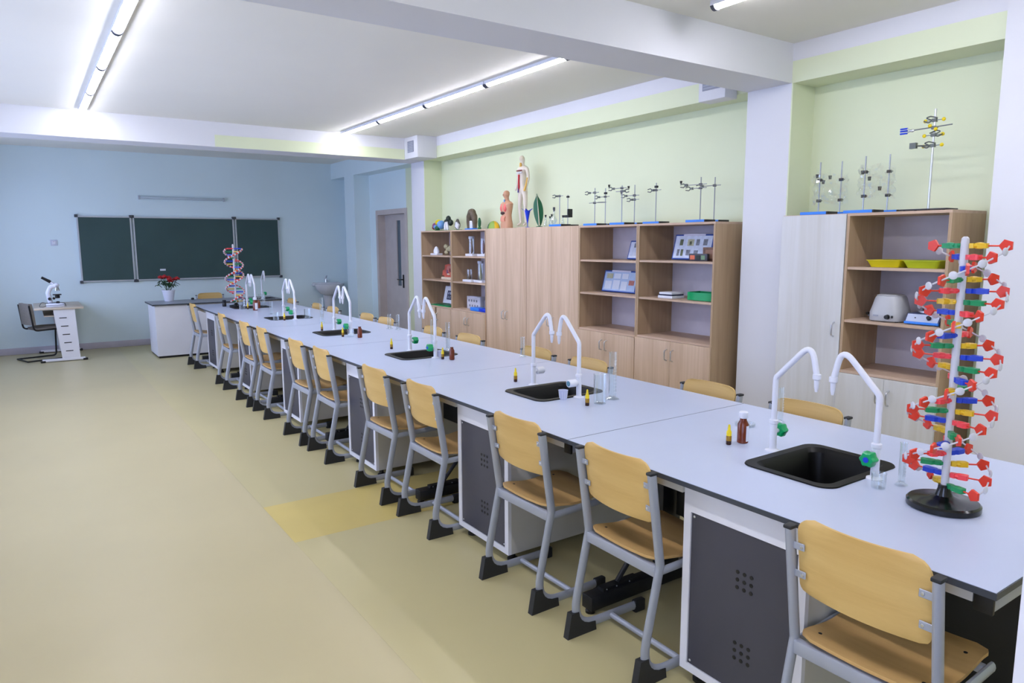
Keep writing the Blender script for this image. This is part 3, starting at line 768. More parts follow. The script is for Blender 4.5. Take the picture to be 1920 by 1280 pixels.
cabinet(CY[1], CY[0], HA, (1.475, 1.145), 0.79, 'oak open cabinet with two lower doors beside the far white column', gap=0.022)
cabinet(CY[2], CY[1], HA, (1.475, 1.145), 0.79, 'oak open cabinet with glass specimens, second from the far column')
cabinet(CY[3], CY[2], HA + 0.004, (), 0, 'tall oak closet with two doors, farther of the pair', kind='closed', hz=0.80, name='tall_closet')
cabinet(CY[4], CY[3], HA + 0.004, (), 0, 'tall oak closet with two doors, nearer of the pair', kind='closed', hz=0.80, name='tall_closet')
cabinet(CY[5], CY[4], HA, (1.475, 1.15), 0.79, 'oak open cabinet holding two blue display boxes')
cabinet(CY[6], CY[5], HA, (1.485, 1.15), 0.80, 'oak open cabinet next to the near white column')
cabinet(2.712, 3.215, HB, (), 0, 'tall closet with one white pine door beside the near column', front=ASHZ, kind='closed', doors=1, hz=1.04, name='tall_closet', side=ASHZ)
cabinet(2.045, 2.71, HB, (1.475, 1.115), 0.765, 'oak open cabinet with white pine lower doors behind the large helix model', front=ASHZ)

# ------------------------------------------------------------------ small objects: builders
def dropper(x, y, label, z=TZ, s=1.08):
    t = thing('dropper_bottle', label, 'bottle', (x, y, z), group='amber dropper bottles')
    MB().lathe([(0.0095 * s, 0), (0.0105 * s, 0.002), (0.0105 * s, 0.016 * s)], n=14).build('dark_liquid', AMBERD, t)
    MB().lathe([(0.0105 * s, 0.016 * s), (0.0105 * s, 0.034 * s), (0.008 * s, 0.039 * s)], n=14).build('body', AMBY, t)
    MB().lathe([(0.0098 * s, 0.036 * s), (0.0098 * s, 0.052 * s), (0.006 * s, 0.058 * s), (0.0045 * s, 0.075 * s), (0.003 * s, 0.080 * s)], n=14).build('cap', YEL, t, 'yellow dropper cap')
def brown_bottle(x, y, label, capped=True, z=TZ, s=1.0, lab=True):
    t = thing('brown_bottle', label, 'bottle', (x, y, z), group='brown reagent bottles')
    b = MB().lathe([(0.017 * s, 0), (0.0195 * s, 0.003), (0.0195 * s, 0.068 * s), (0.013 * s, 0.080 * s), (0.0115 * s, 0.086 * s), (0.0125 * s, 0.092 * s)], n=18).build('body', AMBER, t)
    if capped: MB().lathe([(0.0145 * s, 0.090 * s), (0.0155 * s, 0.092 * s), (0.0155 * s, 0.110 * s), (0.013 * s, 0.113 * s)], n=18).build('cap', WPL, t, 'white screw cap')
    if lab:
        m = MB(); n = 9
        A = [(0.0198 * s * math.cos(a), 0.0198 * s * math.sin(a)) for a in [-1.9 + 2.0 * k / n for k in range(n + 1)]]
        m.add([(p[0], p[1], z_) for z_ in (0.008 * s, 0.064 * s) for p in A], [(k, k + 1, n + 2 + k, n + 1 + k) for k in range(n)])
        m.build('paper_label', WPL, t)
def beaker(x, y, r, h, label, z=TZ, name='beaker'):
    t = thing(name, label, 'beaker', (x, y, z), group='clear glass beakers')
    MB().lathe([(r * 0.94, 0.001), (r, 0.004), (r, h - 0.004), (r * 1.07, h), (r * 1.04, h), (r * 0.965, h - 0.005), (r * 0.965, 0.006), (r * 0.9, 0.004)], n=22).build('glass_wall', GLASS, t)
    m = MB()
    for k in range(4): m.box(r * 1.002, r * 1.02, -r * 0.2, r * 0.2, h * (0.25 + 0.15 * k), h * (0.25 + 0.15 * k) + 0.0012)
    m.build('graduation', WPL, t)
def cylinder_glass(x, y, r, h, label, z=TZ, foot=True):
    t = thing('measuring_cylinder', label, 'cylinder', (x, y, z), group='clear measuring cylinders')
    MB().lathe([(r, 0.012), (r, h - 0.004), (r * 1.15, h), (r * 1.05, h), (r * 0.93, h - 0.006), (r * 0.93, 0.016)], n=18).build('glass_tube', GLASS, t)
    n = 6
    m = MB(); m.lathe([(r * 1.9, 0), (r * 1.9, 0.004), (r * 1.1, 0.012), (r * 0.8, 0.014)], n=n if foot else 18); m.build('foot', GLASS, t)
    m = MB()
    for k in range(10): m.box(-r * 0.5, r * 0.5, -r * 1.02, -r * 1.0, h * (0.15 + 0.075 * k), h * (0.15 + 0.075 * k) + 0.001)
    m.build('graduation', WPL, t)
def cup(x, y, r, h, label, z=TZ):
    t = thing('plastic_cup', label, 'cup', (x, y, z), group='small plastic measuring cups')
    m = MB(); n = 24; R = [(r * 0.78, 0.0), (r * 0.8, 0.003), (r, h * 0.94), (r * 1.1, h), (r * 1.04, h), (r * 0.93, h * 0.93), (r * 0.74, 0.005)]
    m.lathe(R, n=n); m.build('wall', mat('milky_plastic', (0.78, 0.80, 0.90), 0.35), t)
    m = MB()
    for k in range(10):
        a = 2 * PI * k / 10
        m.tube([(r * 0.81 * math.cos(a), r * 0.81 * math.sin(a), 0.004), (r * 0.99 * math.cos(a), r * 0.99 * math.sin(a), h * 0.9)], 0.0012, 5)
    m.build('rib', WPL, t)
def petri(x, y, label, z=TZ):
    t = thing('petri_dish', label, 'dish', (x, y, z))
    MB().lathe([(0.043, 0), (0.045, 0.002), (0.045, 0.014), (0.043, 0.014), (0.043, 0.003)], n=24).build('dish', GLASS, t)
    MB().lathe([(0.0465, 0.006), (0.0475, 0.016), (0.0465, 0.017), (0.02, 0.017)], n=24).build('lid', GLASS, t)

# on the tables
dropper(2.39, 1.867, 'amber dropper bottle with yellow cap beyond the nearest sink')
brown_bottle(2.462, 1.852, 'brown bottle with white cap and label beyond the nearest sink', s=1.2)
petri(2.70, 2.02, 'clear glass petri dish behind the brown bottle with white cap')
cylinder_glass(2.88, 1.96, 0.013, 0.17, 'clear measuring cylinder behind the far faucet of the nearest sink')
beaker(2.378, 1.222, 0.024, 0.055, 'small clear beaker in front of the near faucet of the nearest sink')
cylinder_glass(2.47, 1.19, 0.0115, 0.155, 'clear measuring cylinder right of the nearest sink, by the large helix model')
dropper(2.429, 3.503, 'amber dropper bottle with yellow cap beyond the second sink')
dropper(2.371, 2.760, 'amber dropper bottle with yellow cap on the near side of the second sink')
cup(2.366, 2.955, 0.025, 0.05, 'small ribbed milky plastic cup at the near edge of the second sink')
beaker(2.455, 2.755, 0.034, 0.16, 'tall clear glass beaker beside the second sink')
cylinder_glass(2.585, 2.80, 0.021, 0.26, 'tall white-clear measuring cylinder beside the second sink')
cylinder_glass(3.02, 4.26, 0.016, 0.15, 'clear measuring cylinder at the right table edge beyond the second sink')
dropper(2.385, 5.196, 'amber dropper bottle with yellow cap beyond the third sink')
dropper(2.478, 4.513, 'amber dropper bottle with yellow cap on the near side of the third sink')
brown_bottle(2.523, 4.455, 'brown bottle without cap on the near side of the third sink', capped=False, lab=False)
cup(2.50, 4.60, 0.022, 0.05, 'small milky plastic cup by the dropper bottle at the third sink')
cylinder_glass(2.655, 4.99, 0.020, 0.24, 'clear measuring cylinder right of the near faucet at the third sink')
cylinder_glass(2.74, 4.90, 0.018, 0.22, 'clear measuring cylinder, nearer of two right of the third sink')
cylinder_glass(2.94, 6.44, 0.019, 0.15, 'clear measuring cylinder at the right table edge, farther of two behind the third sink')
cylinder_glass(2.985, 6.34, 0.018, 0.15, 'clear measuring cylinder at the right table edge, nearer of two behind the third sink')
dropper(2.345, 6.705, 'amber dropper bottle with yellow cap beyond the fourth sink')
dropper(2.344, 6.150, 'amber dropper bottle with yellow cap on the near side of the fourth sink')
brown_bottle(2.447, 6.00, 'brown bottle without cap on the near side of the fourth sink', capped=False, lab=False, s=1.1)
cylinder_glass(2.583, 7.376, 0.020, 0.27, 'tall clear measuring cylinder beyond the fourth sink')
beaker(2.40, 6.10, 0.03, 0.07, 'clear beaker between dropper and brown bottle at the fourth sink')
dropper(2.327, 7.86, 'amber dropper bottle with yellow cap at the fifth sink')
beaker(2.25, 7.91, 0.032, 0.09, 'clear beaker left of the dropper at the fifth sink')
beaker(2.60, 7.90, 0.034, 0.11, 'clear beaker right of the near faucet at the fifth sink')
cylinder_glass(2.40, 8.62, 0.022, 0.16, 'clear measuring cylinder beyond the fifth sink')
dropper(2.347, 9.50, 'amber dropper bottle with yellow cap at the farthest sink of the long table')
brown_bottle(2.385, 9.28, 'brown bottle with white cap at the farthest sink of the long table', s=1.5)
brown_bottle(2.50, 9.56, 'dark bottle behind the brown bottle at the farthest sink of the long table', capped=False, lab=False, s=1.2)
beaker(2.285, 9.53, 0.04, 0.13, 'clear beaker at the left edge of the farthest sink of the long table')
beaker(2.625, 9.86, 0.045, 0.17, 'large clear beaker right of the farthest sink of the long table')
for q, (x, y) in enumerate(((2.19, 10.10), (2.475, 10.20))):
    t = thing('dark_jar', ('black lidded jar left of the far helix model', 'black lidded jar right of the far helix model')[q], 'jar', (x, y, TZ))
    MB().lathe([(0.024, 0), (0.026, 0.003), (0.026, 0.045), (0.02, 0.055)], n=16).build('body', BLK, t)
    MB().lathe([(0.022, 0.053), (0.024, 0.056), (0.024, 0.085), (0.02, 0.088)], n=16).build('lid', BLKM, t)

# ------------------------------------------------------------------ large DNA helix model
RED = mat('red_plastic', (0.86, 0.22, 0.13), 0.35)
PINK = mat('pink_plastic', (0.96, 0.28, 0.32), 0.35)
CYEL = mat('ochre_yellow_plastic', (0.88, 0.72, 0.12), 0.35)
CBLU = mat('royal_blue_plastic', (0.10, 0.25, 0.78), 0.35)
CGRN = mat('emerald_plastic', (0.05, 0.56, 0.33), 0.35)
FROST = mat('frosted_white_plastic', (0.80, 0.80, 0.83), 0.3)
GLOSS = mat('glossy_black', (0.05, 0.055, 0.06), 0.18)
t = thing('helix_model', 'large multicoloured double helix model on round black base near the viewer', 'model', (2.378, 1.011, TZ), group='double helix models')
MB().lathe([(0.100, 0), (0.106, 0.003), (0.106, 0.018), (0.100, 0.024), (0.045, 0.030), (0.026, 0.040), (0.019, 0.062), (0.018, 0.075)], n=36).build('base', GLOSS, t)
MB().lathe([(0.0115, 0.06), (0.0115, 0.845), (0.010, 0.857), (0.005, 0.862)], n=16).build('pole', FROST, t)
# one rung half along +x: pentagon sugar, rod and lobed base
pent = [(0.0195 * math.cos(PI + 2 * PI * k / 5), 0.0195 * math.sin(2 * PI * k / 5)) for k in range(5)]
sugar_me = MB().prism(pent, (0.108, -0.004, 0), (1, 0, 0), (0, 0, 1), (0, 1, 0), 0.008).mesh('sugar', RED)
rod_me = MB().tube([(0.06, 0, 0), (0.092, 0, 0)], 0.0026, 8).mesh('rod', RED)
def base_mesh(m, long_):
    q = MB(); a = 0.013; b = 0.072 if long_ else 0.062
    poly = [(a, -0.006), (a + 0.012, -0.010), (a + 0.016, -0.006), (a + 0.024, -0.013), (b - 0.004, -0.013), (b, -0.008), (b, 0.008), (b - 0.004, 0.013), (a + 0.028, 0.013), (a + 0.020, 0.006), (a + 0.012, 0.009), (a, 0.006)]
    q.prism(poly, (0, 0, -0.0075), (1, 0, 0), (0, 1, 0), (0, 0, 1), 0.015)
    q.tube([(a - 0.004, 0.004, 0), (a + 0.006, 0.004, 0)], 0.0055, 8); q.ball((b - 0.022, 0, 0), (0.020, 0.014, 0.0105), 10, 6)
    return q.mesh('nucleobase', m)
BM = {'b': base_mesh(CBLU, True), 'p': base_mesh(PINK, False), 'g': base_mesh(CGRN, True), 'y': base_mesh(CYEL, False)}
phos_me = MB().ball((0, 0, 0), (0.0045, 0.0125, 0.0125), 12, 8).mesh('phosphate', FROST)
NL = 23; dz = 0.0345; step = math.radians(34.0)
pairs = [('g', 'y'), ('p', 'b'), ('y', 'g'), ('b', 'p')]
order = [0, 1, 2, 3, 1, 2, 3, 0, 1, 2, 3, 0, 3, 2, 1, 0, 3, 2, 1, 0, 3, 1, 2]
P = {0: [], 1: []}
def part(me, name, parent, loc, rz, m=None):
    o = bpy.data.objects.new(name, me); COL.objects.link(o); o.parent = parent; o.location = loc; o.rotation_euler = (0, 0, rz); return o
for k in range(NL):
    z = 0.075 + k * dz
    aA = math.radians(145) + (z + TZ - 1.50) / dz * step
    for s in (0, 1):
        a = aA + s * math.radians(158)
        part(BM[pairs[order[k]][s]], 'nucleobase', t, (0, 0, z), a)
        part(rod_me, 'rod', t, (0, 0, z), a)
        part(sugar_me, 'sugar', t, (0, 0, z), a)
        P[s].append(Vector((0.116 * math.cos(a), 0.116 * math.sin(a), z)))
for s in (0, 1):
    for k in range(NL - 1):
        p, q = P[s][k], P[s][k + 1]
        mid = (p + q) / 2; mid.x *= 1.08; mid.y *= 1.08
        o = part(phos_me, 'phosphate', t, mid, math.atan2(mid.y, mid.x))
        MB().tube([p, mid, q], 0.0026, 6).build('link', FROST, t)

# far DNA model, slimmer strands
t = thing('helix_model', 'red and white double helix model at the far end of the table before the blackboard', 'model', (2.335, 10.06, TZ), group='double helix models')
MB().lathe([(0.085, 0), (0.09, 0.004), (0.09, 0.014), (0.03, 0.024), (0.014, 0.05)], n=24).build('base', GLOSS, t)
MB().lathe([(0.013, 0.03), (0.013, 0.83), (0.006, 0.84)], n=12).build('pole', FROST, t)
NL = 34
rung = {c: MB() for c in 'bpgy'}
for s in (0, 1):
    pts = []; beads = MB()
    for k in range(NL * 3 + 1):
        z = 0.07 + k * 0.71 / (NL * 3); a = math.radians(150) + z * 2 * PI / 0.36 + s * math.radians(135)
        pts.append((0.115 * math.cos(a), 0.115 * math.sin(a), z))
        if k % 3 == 1: beads.ball(pts[-1], 0.014, 8, 6)
        if k % 3 == 0 and k % 6 == 0:
            c = pairs[(k // 6) % 4][s]
            rung[c].obox((0.055 * math.cos(a), 0.055 * math.sin(a), z), (0.045 * math.cos(a), 0.045 * math.sin(a), 0), (-0.009 * math.sin(a), 0.009 * math.cos(a), 0), (0, 0, 0.007))
    st = MB().tube(pts, 0.0085, 6).build('strand', RED, t)
    tag(beads.build('phosphate_beads', FROST, st), kind='stuff')
for c, m_, nm in (('b', CBLU, 'blue_rungs'), ('p', PINK, 'pink_rungs'), ('g', CGRN, 'green_rungs'), ('y', CYEL, 'yellow_rungs')):
    tag(rung[c].build(nm, m_, t), kind='stuff')

# ------------------------------------------------------------------ potted red flowers on the front desk
t = thing('flower_pot', 'red flowers in a white pot on the front desk', 'plant', (1.765, 11.80, 0.785))
MB().lathe([(0.06, 0), (0.063, 0.004), (0.088, 0.15), (0.094, 0.155), (0.094, 0.168), (0.084, 0.168), (0.080, 0.14)], n=24).build('pot', WPL, t)
MB().lathe([(0.08, 0.145), (0.02, 0.152)], n=16).build('soil', mat('soil', (0.2, 0.14, 0.1), 0.9), t)
LEAF = mat('leaf_green', (0.15, 0.29, 0.16), 0.5, var=0.15, vscale=20); PETAL = mat('red_petal', (0.66, 0.07, 0.09), 0.55, var=0.15, vscale=20)
for k in range(16):
    a = k * 2.4; r = 0.05 + 0.07 * random.random(); z = 0.22 + 0.10 * random.random()
    c = Vector((r * math.cos(a) * 1.3, r * math.sin(a), z)); d = Vector((math.cos(a), math.sin(a), random.uniform(-0.3, 0.6))).normalized(); u = d.cross(Vector((0, 0, 1))).normalized()
    def lf(U, V, c=c, d=d, u=u):
        w = 0.028 * math.sin(PI * min(0.97, U + 0.03)) ** 0.8
        return c + d * (U - 0.5) * 0.10 + u * (2 * V - 1) * w + Vector((0, 0, -0.03 * (U - 0.5) ** 2 * 4 + 0.008 * abs(2 * V - 1)))
    MB().plate(lf, 6, 2, (0, 0, 0.0015)).build('leaf', LEAF, t)
for k, (fx, fy, fz) in enumerate(((-0.10, 0, 0.36), (-0.045, -0.03, 0.37), (0.02, 0.02, 0.35), (0.015, -0.04, 0.33), (0.13, 0, 0.335), (0.10, 0.04, 0.32), (-0.06, 0.05, 0.35), (0.03, 0.0, 0.30))):
    MB().tube(fillet([(fx * 0.2, fy * 0.2, 0.15), (fx * 0.6, fy * 0.6, 0.25), (fx, fy, fz)], 0.05), 0.004, 6).build('stem', LEAF, t)
    m = MB()
    for q in range(9):
        a = q * 2.4; rr = 0.006 + 0.0032 * q
        m.ball((fx + rr * math.cos(a), fy + rr * math.sin(a), fz + 0.012 - 0.002 * q), (0.017, 0.017, 0.022 - 0.001 * q), 8, 6)
    m.build('bloom', PETAL, t)
# ------------------------------------------------------------------ teaching models on top of the far cabinets
XT = 4.85
SKIN = mat('model_skin', (0.80, 0.61, 0.49), 0.45); CREAMY = mat('cream_plastic', (0.85, 0.80, 0.72), 0.4)
PALE = mat('pale_translucent', (0.86, 0.82, 0.76), 0.4); SALMON = mat('salmon_plastic', (0.93, 0.45, 0.43), 0.4)
DARKG = mat('dark_green_paint', (0.10, 0.16, 0.13), 0.5, var=0.2, vscale=30); GREYB = mat('grey_brown', (0.34, 0.32, 0.30), 0.6, var=0.2, vscale=30)
BROWN = mat('brown_paint', (0.38, 0.33, 0.26), 0.55, var=0.25, vscale=25); LAWN = mat('lawn_green', (0.16, 0.45, 0.26), 0.6)
LGREEN = mat('leafy_green', (0.08, 0.36, 0.22), 0.4, var=0.12, vscale=15); MAROON = mat('maroon', (0.50, 0.12, 0.14), 0.45); DLIVER = mat('dark_liver', (0.25, 0.13, 0.13), 0.45)
LBLUE = mat('light_blue_plastic', (0.42, 0.62, 0.85), 0.4); PURP = mat('purple_plastic', (0.52, 0.25, 0.48), 0.4)

t = thing('cell_model', 'small colourful round cell model at the far end of the cabinet top', 'model', (XT, 8.86, HA))
MB().lathe([(0.07, 0), (0.07, 0.012), (0.05, 0.016)], n=18).build('base', LAWN, t)
for c, r, m_, nm in (((0.0, -0.05, 0.085), (0.06, 0.062, 0.062), LBLUE, 'blue_lobe'), ((0, 0.02, 0.115), (0.05, 0.055, 0.045), YEL, 'yellow_lobe'), ((-0.02, 0.09, 0.075), (0.04, 0.042, 0.04), PURP, 'purple_lobe'), ((-0.045, 0.03, 0.055), (0.03, 0.035, 0.03), LBLUE, 'core'), ((-0.04, -0.02, 0.04), (0.04, 0.04, 0.035), LGREEN, 'green_lobe'), ((-0.02, 0.12, 0.05), (0.03, 0.03, 0.03), MAROON, 'red_lobe')):
    MB().ball(c, r, 14, 10).build(nm, m_, t)

t = thing('moss_model', 'dark lobed plant model with white stalks on a green plate', 'model', (XT, 8.60, HA))
MB().lathe([(0.11, 0), (0.11, 0.006), (0.09, 0.012)], n=20, sx=0.6).build('base', LAWN, t)
m = MB(); m.ball((0, 0, 0.16), (0.035, 0.04, 0.045), 12, 8); m.ball((0, 0.055, 0.115), (0.035, 0.05, 0.045), 12, 8); m.ball((0, -0.055, 0.11), (0.035, 0.05, 0.045), 12, 8); m.ball((0, 0.06, 0.07), (0.03, 0.04, 0.035), 12, 8); m.build('lobes', DARKG, t)
for y in (0.03, -0.045): MB().tube([(-0.035, y, 0.01), (-0.04, y * 0.8, 0.06), (-0.038, y * 0.5, 0.12)], [0.016, 0.02, 0.012], 8).build('stalk', WPL, t)

t = thing('bird_model', 'small grey model with white front on a green plate', 'model', (XT, 8.34, HA))
MB().lathe([(0.085, 0), (0.085, 0.006), (0.07, 0.012)], n=20, sx=0.7).build('base', LAWN, t)
m = MB(); m.ball((0, 0.015, 0.075), (0.035, 0.05, 0.065), 12, 8); m.ball((0, 0.01, 0.125), (0.022, 0.026, 0.03), 12, 8); m.build('body', GREYB, t)
MB().obox((-0.03, -0.03, 0.065), (0.012, 0, 0), (0, 0.035, 0.02), (0, -0.012, 0.03)).build('white_front', WPL, t)

t = thing('tooth_model', 'brown two-rooted tooth model on a pale blue base', 'model', (XT, 7.98, HA))
MB().rbox(-0.05, 0.05, -0.105, 0.105, 0, 0.022, 0.005).build('base', BASEBL, t)
m = MB()
for s in (-1, 1):
    m.tube([(0, s * 0.072, 0.02), (0, s * 0.075, 0.10), (0, s * 0.055, 0.17), (0, s * 0.02, 0.215)], [0.026, 0.034, 0.045, 0.045], 12)
m.ball((0, 0, 0.225), (0.05, 0.07, 0.05), 14, 8); m.ball((0, 0.03, 0.235), (0.035, 0.04, 0.035), 12, 8)
m.build('tooth', BROWN, t)
MB().rbox(-0.02, 0.02, -0.035, 0.035, 0.022, 0.12, 0.008).build('inner_block', WPL, t)

t = thing('cactus_model', 'slim green cactus model beside the tooth model', 'model', (XT, 7.795, HA))
MB().lathe([(0.022, 0), (0.022, 0.03), (0.012, 0.035)], n=14).build('foot', LAWN, t)
MB().lathe([(0.012, 0.03), (0.02, 0.06), (0.021, 0.11), (0.012, 0.145), (0.003, 0.155)], n=12).build('stem', LGREEN, t)

t = thing('brain_model', 'domed brain model in green, blue and yellow sections', 'model', (XT, 7.46, HA + 0.004))
n = 16
def dome(a0, a1, m_, nm, r=0.105, lift=0.0):
    q = MB(); A = 8; B = 5; vs_ = []; fs = []
    for i in range(A + 1):
        a = a0 + (a1 - a0) * i / A
        for j in range(B + 1):
            b = PI / 2 * j / B
            vs_.append((0.07 * math.cos(b) * math.cos(a), r * math.cos(b) * math.sin(a), lift + 0.10 * math.sin(b)))
    for i in range(A):
        for j in range(B): fs.append((i * (B + 1) + j, (i + 1) * (B + 1) + j, (i + 1) * (B + 1) + j + 1, i * (B + 1) + j + 1))
    o = len(vs_); vs_.append((0, 0, lift)); fs += [(i * (B + 1), o, (i + 1) * (B + 1)) for i in range(A)]
    q.add(vs_, fs); q.build(nm, m_, t)
dome(PI * 0.5, PI * 0.95, LGREEN, 'green_section'); dome(PI * 0.95, PI * 1.3, mat('lime_green', (0.55, 0.68, 0.30), 0.5), 'lime_section'); dome(PI * 1.3, PI * 1.6, CYEL, 'yellow_section'); dome(PI * 1.6, PI * 2.5, mat('navy_blue', (0.08, 0.2, 0.38), 0.5), 'blue_section')

# torso
t = thing('torso_model', 'flesh coloured human torso model with pink lungs', 'model', (XT, 7.17, HA + 0.004))
def loft(secs, n=18):
    q = MB(); q.add([(cx + rx * math.cos(2 * PI * k / n), ry * math.sin(2 * PI * k / n), z) for z, rx, ry, cx in secs for k in range(n)],
      [(i * n + k, i * n + (k + 1) % n, (i + 1) * n + (k + 1) % n, (i + 1) * n + k) for i in range(len(secs) - 1) for k in range(n)] + [tuple(range(n)), tuple((len(secs) - 1) * n + k for k in range(n))])
    return q
q = loft([(0, .068, .088, 0), (.05, .068, .09, 0), (.11, .056, .078, 0), (.16, .052, .074, 0), (.22, .060, .086, 0), (.27, .062, .104, 0), (.295, .055, .112, .003), (.315, .042, .085, .006), (.328, .030, .045, .008), (.345, .026, .028, .006), (.365, .028, .028, 0), (.38, .036, .030, -.006), (.405, .043, .034, -.004), (.43, .040, .032, 0), (.447, .026, .022, 0), (.453, .008, .008, 0)])
q.ball((-0.047, 0, 0.398), (0.010, 0.007, 0.012), 8, 6); q.ball((0.0, 0.034, 0.40), (0.009, 0.006, 0.012), 8, 6); q.ball((0.0, -0.034, 0.40), (0.009, 0.006, 0.012), 8, 6)
q.build('body', SKIN, t)
for s in (-1, 1): MB().ball((-0.042, s * 0.034, 0.245), (0.026, 0.03, 0.05), 12, 8).build('lung', SALMON, t)
MB().ball((-0.044, 0.012, 0.185), (0.022, 0.05, 0.022), 12, 8).build('liver', DLIVER, t)
m = MB()
for k in range(5): m.tube([(-0.055, -0.035 + 0.0175 * k, 0.085), (-0.062, -0.03 + 0.015 * k, 0.11), (-0.05, -0.035 + 0.0175 * k, 0.145)], 0.010, 8)
m.build('intestine', mat('peach', (0.88, 0.60, 0.50), 0.4), t)
MB().tube([(-0.03, 0, 0.30), (-0.034, 0, 0.345)], 0.009, 8).build('windpipe', LBLUE, t)

# tall standing body model, grown with skin
t = thing('human_figure_model', 'tall pale standing human body model with red and blue vessels', 'model', (XT, 6.83, HA + 0.004))
MB().lathe([(0.075, 0), (0.08, 0.004), (0.08, 0.012), (0.07, 0.016)], n=24, sx=0.8, sy=1.0).build('base', CREAMY, t)
J = [((0, 0, .45), .050), ((0, 0, .54), .045), ((0, 0, .63), .056), ((0, 0, .685), .050), ((0, 0, .715), .020), ((-.006, 0, .745), .026), ((-.008, 0, .785), .036), ((-.004, 0, .815), .022),
     ((0, .085, .675), .024), ((0.005, .10, .57), .018), ((-.03, .085, .47), .013), ((-.05, .08, .43), .014),
     ((0, -.085, .675), .024), ((.005, -.105, .57), .018), ((-.02, -.10, .47), .013), ((-.03, -.095, .425), .014),
     ((0, .042, .42), .036), ((-.01, .048, .24), .023), ((.005, .05, .06), .014), ((-.045, .055, .03), .012),
     ((0, -.042, .42), .036), ((.0, -.048, .24), .023), ((.01, -.05, .06), .014), ((-.04, -.055, .03), .012)]
E_ = [(0, 1), (1, 2), (2, 3), (3, 4), (4, 5), (5, 6), (6, 7), (3, 8), (8, 9), (9, 10), (10, 11), (3, 12), (12, 13), (13, 14), (14, 15), (0, 16), (16, 17), (17, 18), (18, 19), (0, 20), (20, 21), (21, 22), (22, 23)]
me = bpy.data.meshes.new('body'); me.from_pydata([j[0] for j in J], E_, [])
o = bpy.data.objects.new('body', me); COL.objects.link(o); o.parent = t
sk = o.modifiers.new('skin', 'SKIN'); sk.use_smooth_shade = True
for i, (p, r) in enumerate(J):
    d_ = me.skin_vertices[0].data[i]; d_.radius = (r, r * (0.8 if i < 4 else 1)); d_.use_root = (i == 0)
sb = o.modifiers.new('subdivision', 'SUBSURF'); sb.levels = 1; sb.render_levels = 2
me.materials.append(PALE)
MB().ball((-.012, 0, .79), (.033, .030, .038), 12, 8).build('skull', CREAMY, t)
for z, m_ in ((.655, MAROON), (.63, WPL)): MB().tube([(-.052, -.05, z), (-.058, 0, z), (-.052, .05, z)], 0.007, 8).build('rib_band', m_, t)
MB().tube([(-.05, .01, .61), (-.052, .012, .54), (-.05, .012, .47), (-.046, .03, .42)], [.012, .010, .011, .006], 8).build('vessel', mat('vessel_red', (0.72, 0.12, 0.16), 0.4), t)
MB().tube([(-.05, .02, .52), (-.05, .02, .45), (-.045, .035, .41)], [.006, .009, .007], 8).build('vessel', mat('vessel_blue', (0.35, 0.35, 0.65), 0.4), t)
MB().tube([(-.012, -.105, .57), (-.036, -.102, .47), (-.05, -.095, .42)], [.009, .011, .015], 8).build('nerve', mat('nerve_yellow', (0.86, 0.68, 0.32), 0.4), t)
MB().tube([(-.03, 0, .70), (-.032, 0, .745)], [.018, .012], 8).build('throat', mat('nerve_yellow', (0.86, 0.68, 0.32), 0.4), t)

t = thing('blue_flower_model', 'blue trumpet flower model on a thin stem', 'model', (XT - 0.1, 6.60, HA + 0.004))
m = MB(); m.lathe([(0.028, 0), (0.028, 0.006), (0.004, 0.010), (0.005, 0.05), (0.014, 0.10), (0.026, 0.16), (0.034, 0.19)], n=16, cap=True); m.build('trumpet', BLUEP, t)
for k in range(5):
    a = 2 * PI * k / 5
    MB().prism([(0, -0.018), (0.045, 0), (0, 0.018)], (0.030 * math.cos(a), 0.030 * math.sin(a), 0.188), (math.cos(a) * 0.9, math.sin(a) * 0.9, 0.5), (-math.sin(a), math.cos(a), 0), (0, 0, 1), 0.004).build('petal', BLUEP, t)

t = thing('leaf_model', 'large upright dark green leaf model', 'model', (XT - 0.08, 6.40, HA + 0.004), math.radians(50))
def lf(U, V):
    w = 0.055 * math.sin(PI * min(0.985, 0.06 + 0.94 * U)) ** 0.75 * (1.0 if U < 0.75 else (1 - (U - 0.75) * 2.6))
    return (-0.02 + 0.03 * math.sin(PI * U) + 0.02 * abs(2 * V - 1), (2 * V - 1) * max(0.002, w) + 0.03 * U, 0.02 + 0.35 * U)
MB().plate(lf, 18, 6, (0.006, 0, 0)).build('blade', LGREEN, t)
MB().tube([lf(0, .5), lf(.3, .5), lf(.6, .5), lf(.95, .5)], [.006, .005, .004, .002], 6).build('midrib', CREAMY, t)
MB().lathe([(0.04, 0), (0.04, 0.008), (0.012, 0.015), (0.008, 0.03)], n=16).build('foot', LGREEN, t)

# small stoppered flasks
for k, (x, y, h) in enumerate(((4.72, 6.22, 0.13), (4.75, 6.15, 0.135), (4.68, 6.09, 0.11), (4.80, 6.02, 0.12))):
    t = thing('stoppered_flask', 'small clear flask with black stopper by the leaf model, %s from the left' % ORD[k], 'flask', (x, y, HA + 0.004), group='small stoppered flasks')
    MB().lathe([(0.022, 0.001), (0.024, 0.004), (0.010, h * 0.62), (0.008, h * 0.85), (0.009, h * 0.87), (0.007, h * 0.86), (0.009, h * 0.6), (0.021, 0.006)], n=14).build('glass', GLASS, t)
    MB().lathe([(0.006, h * 0.78), (0.011, h * 0.98), (0.010, h)], n=12).build('stopper', BLK, t)

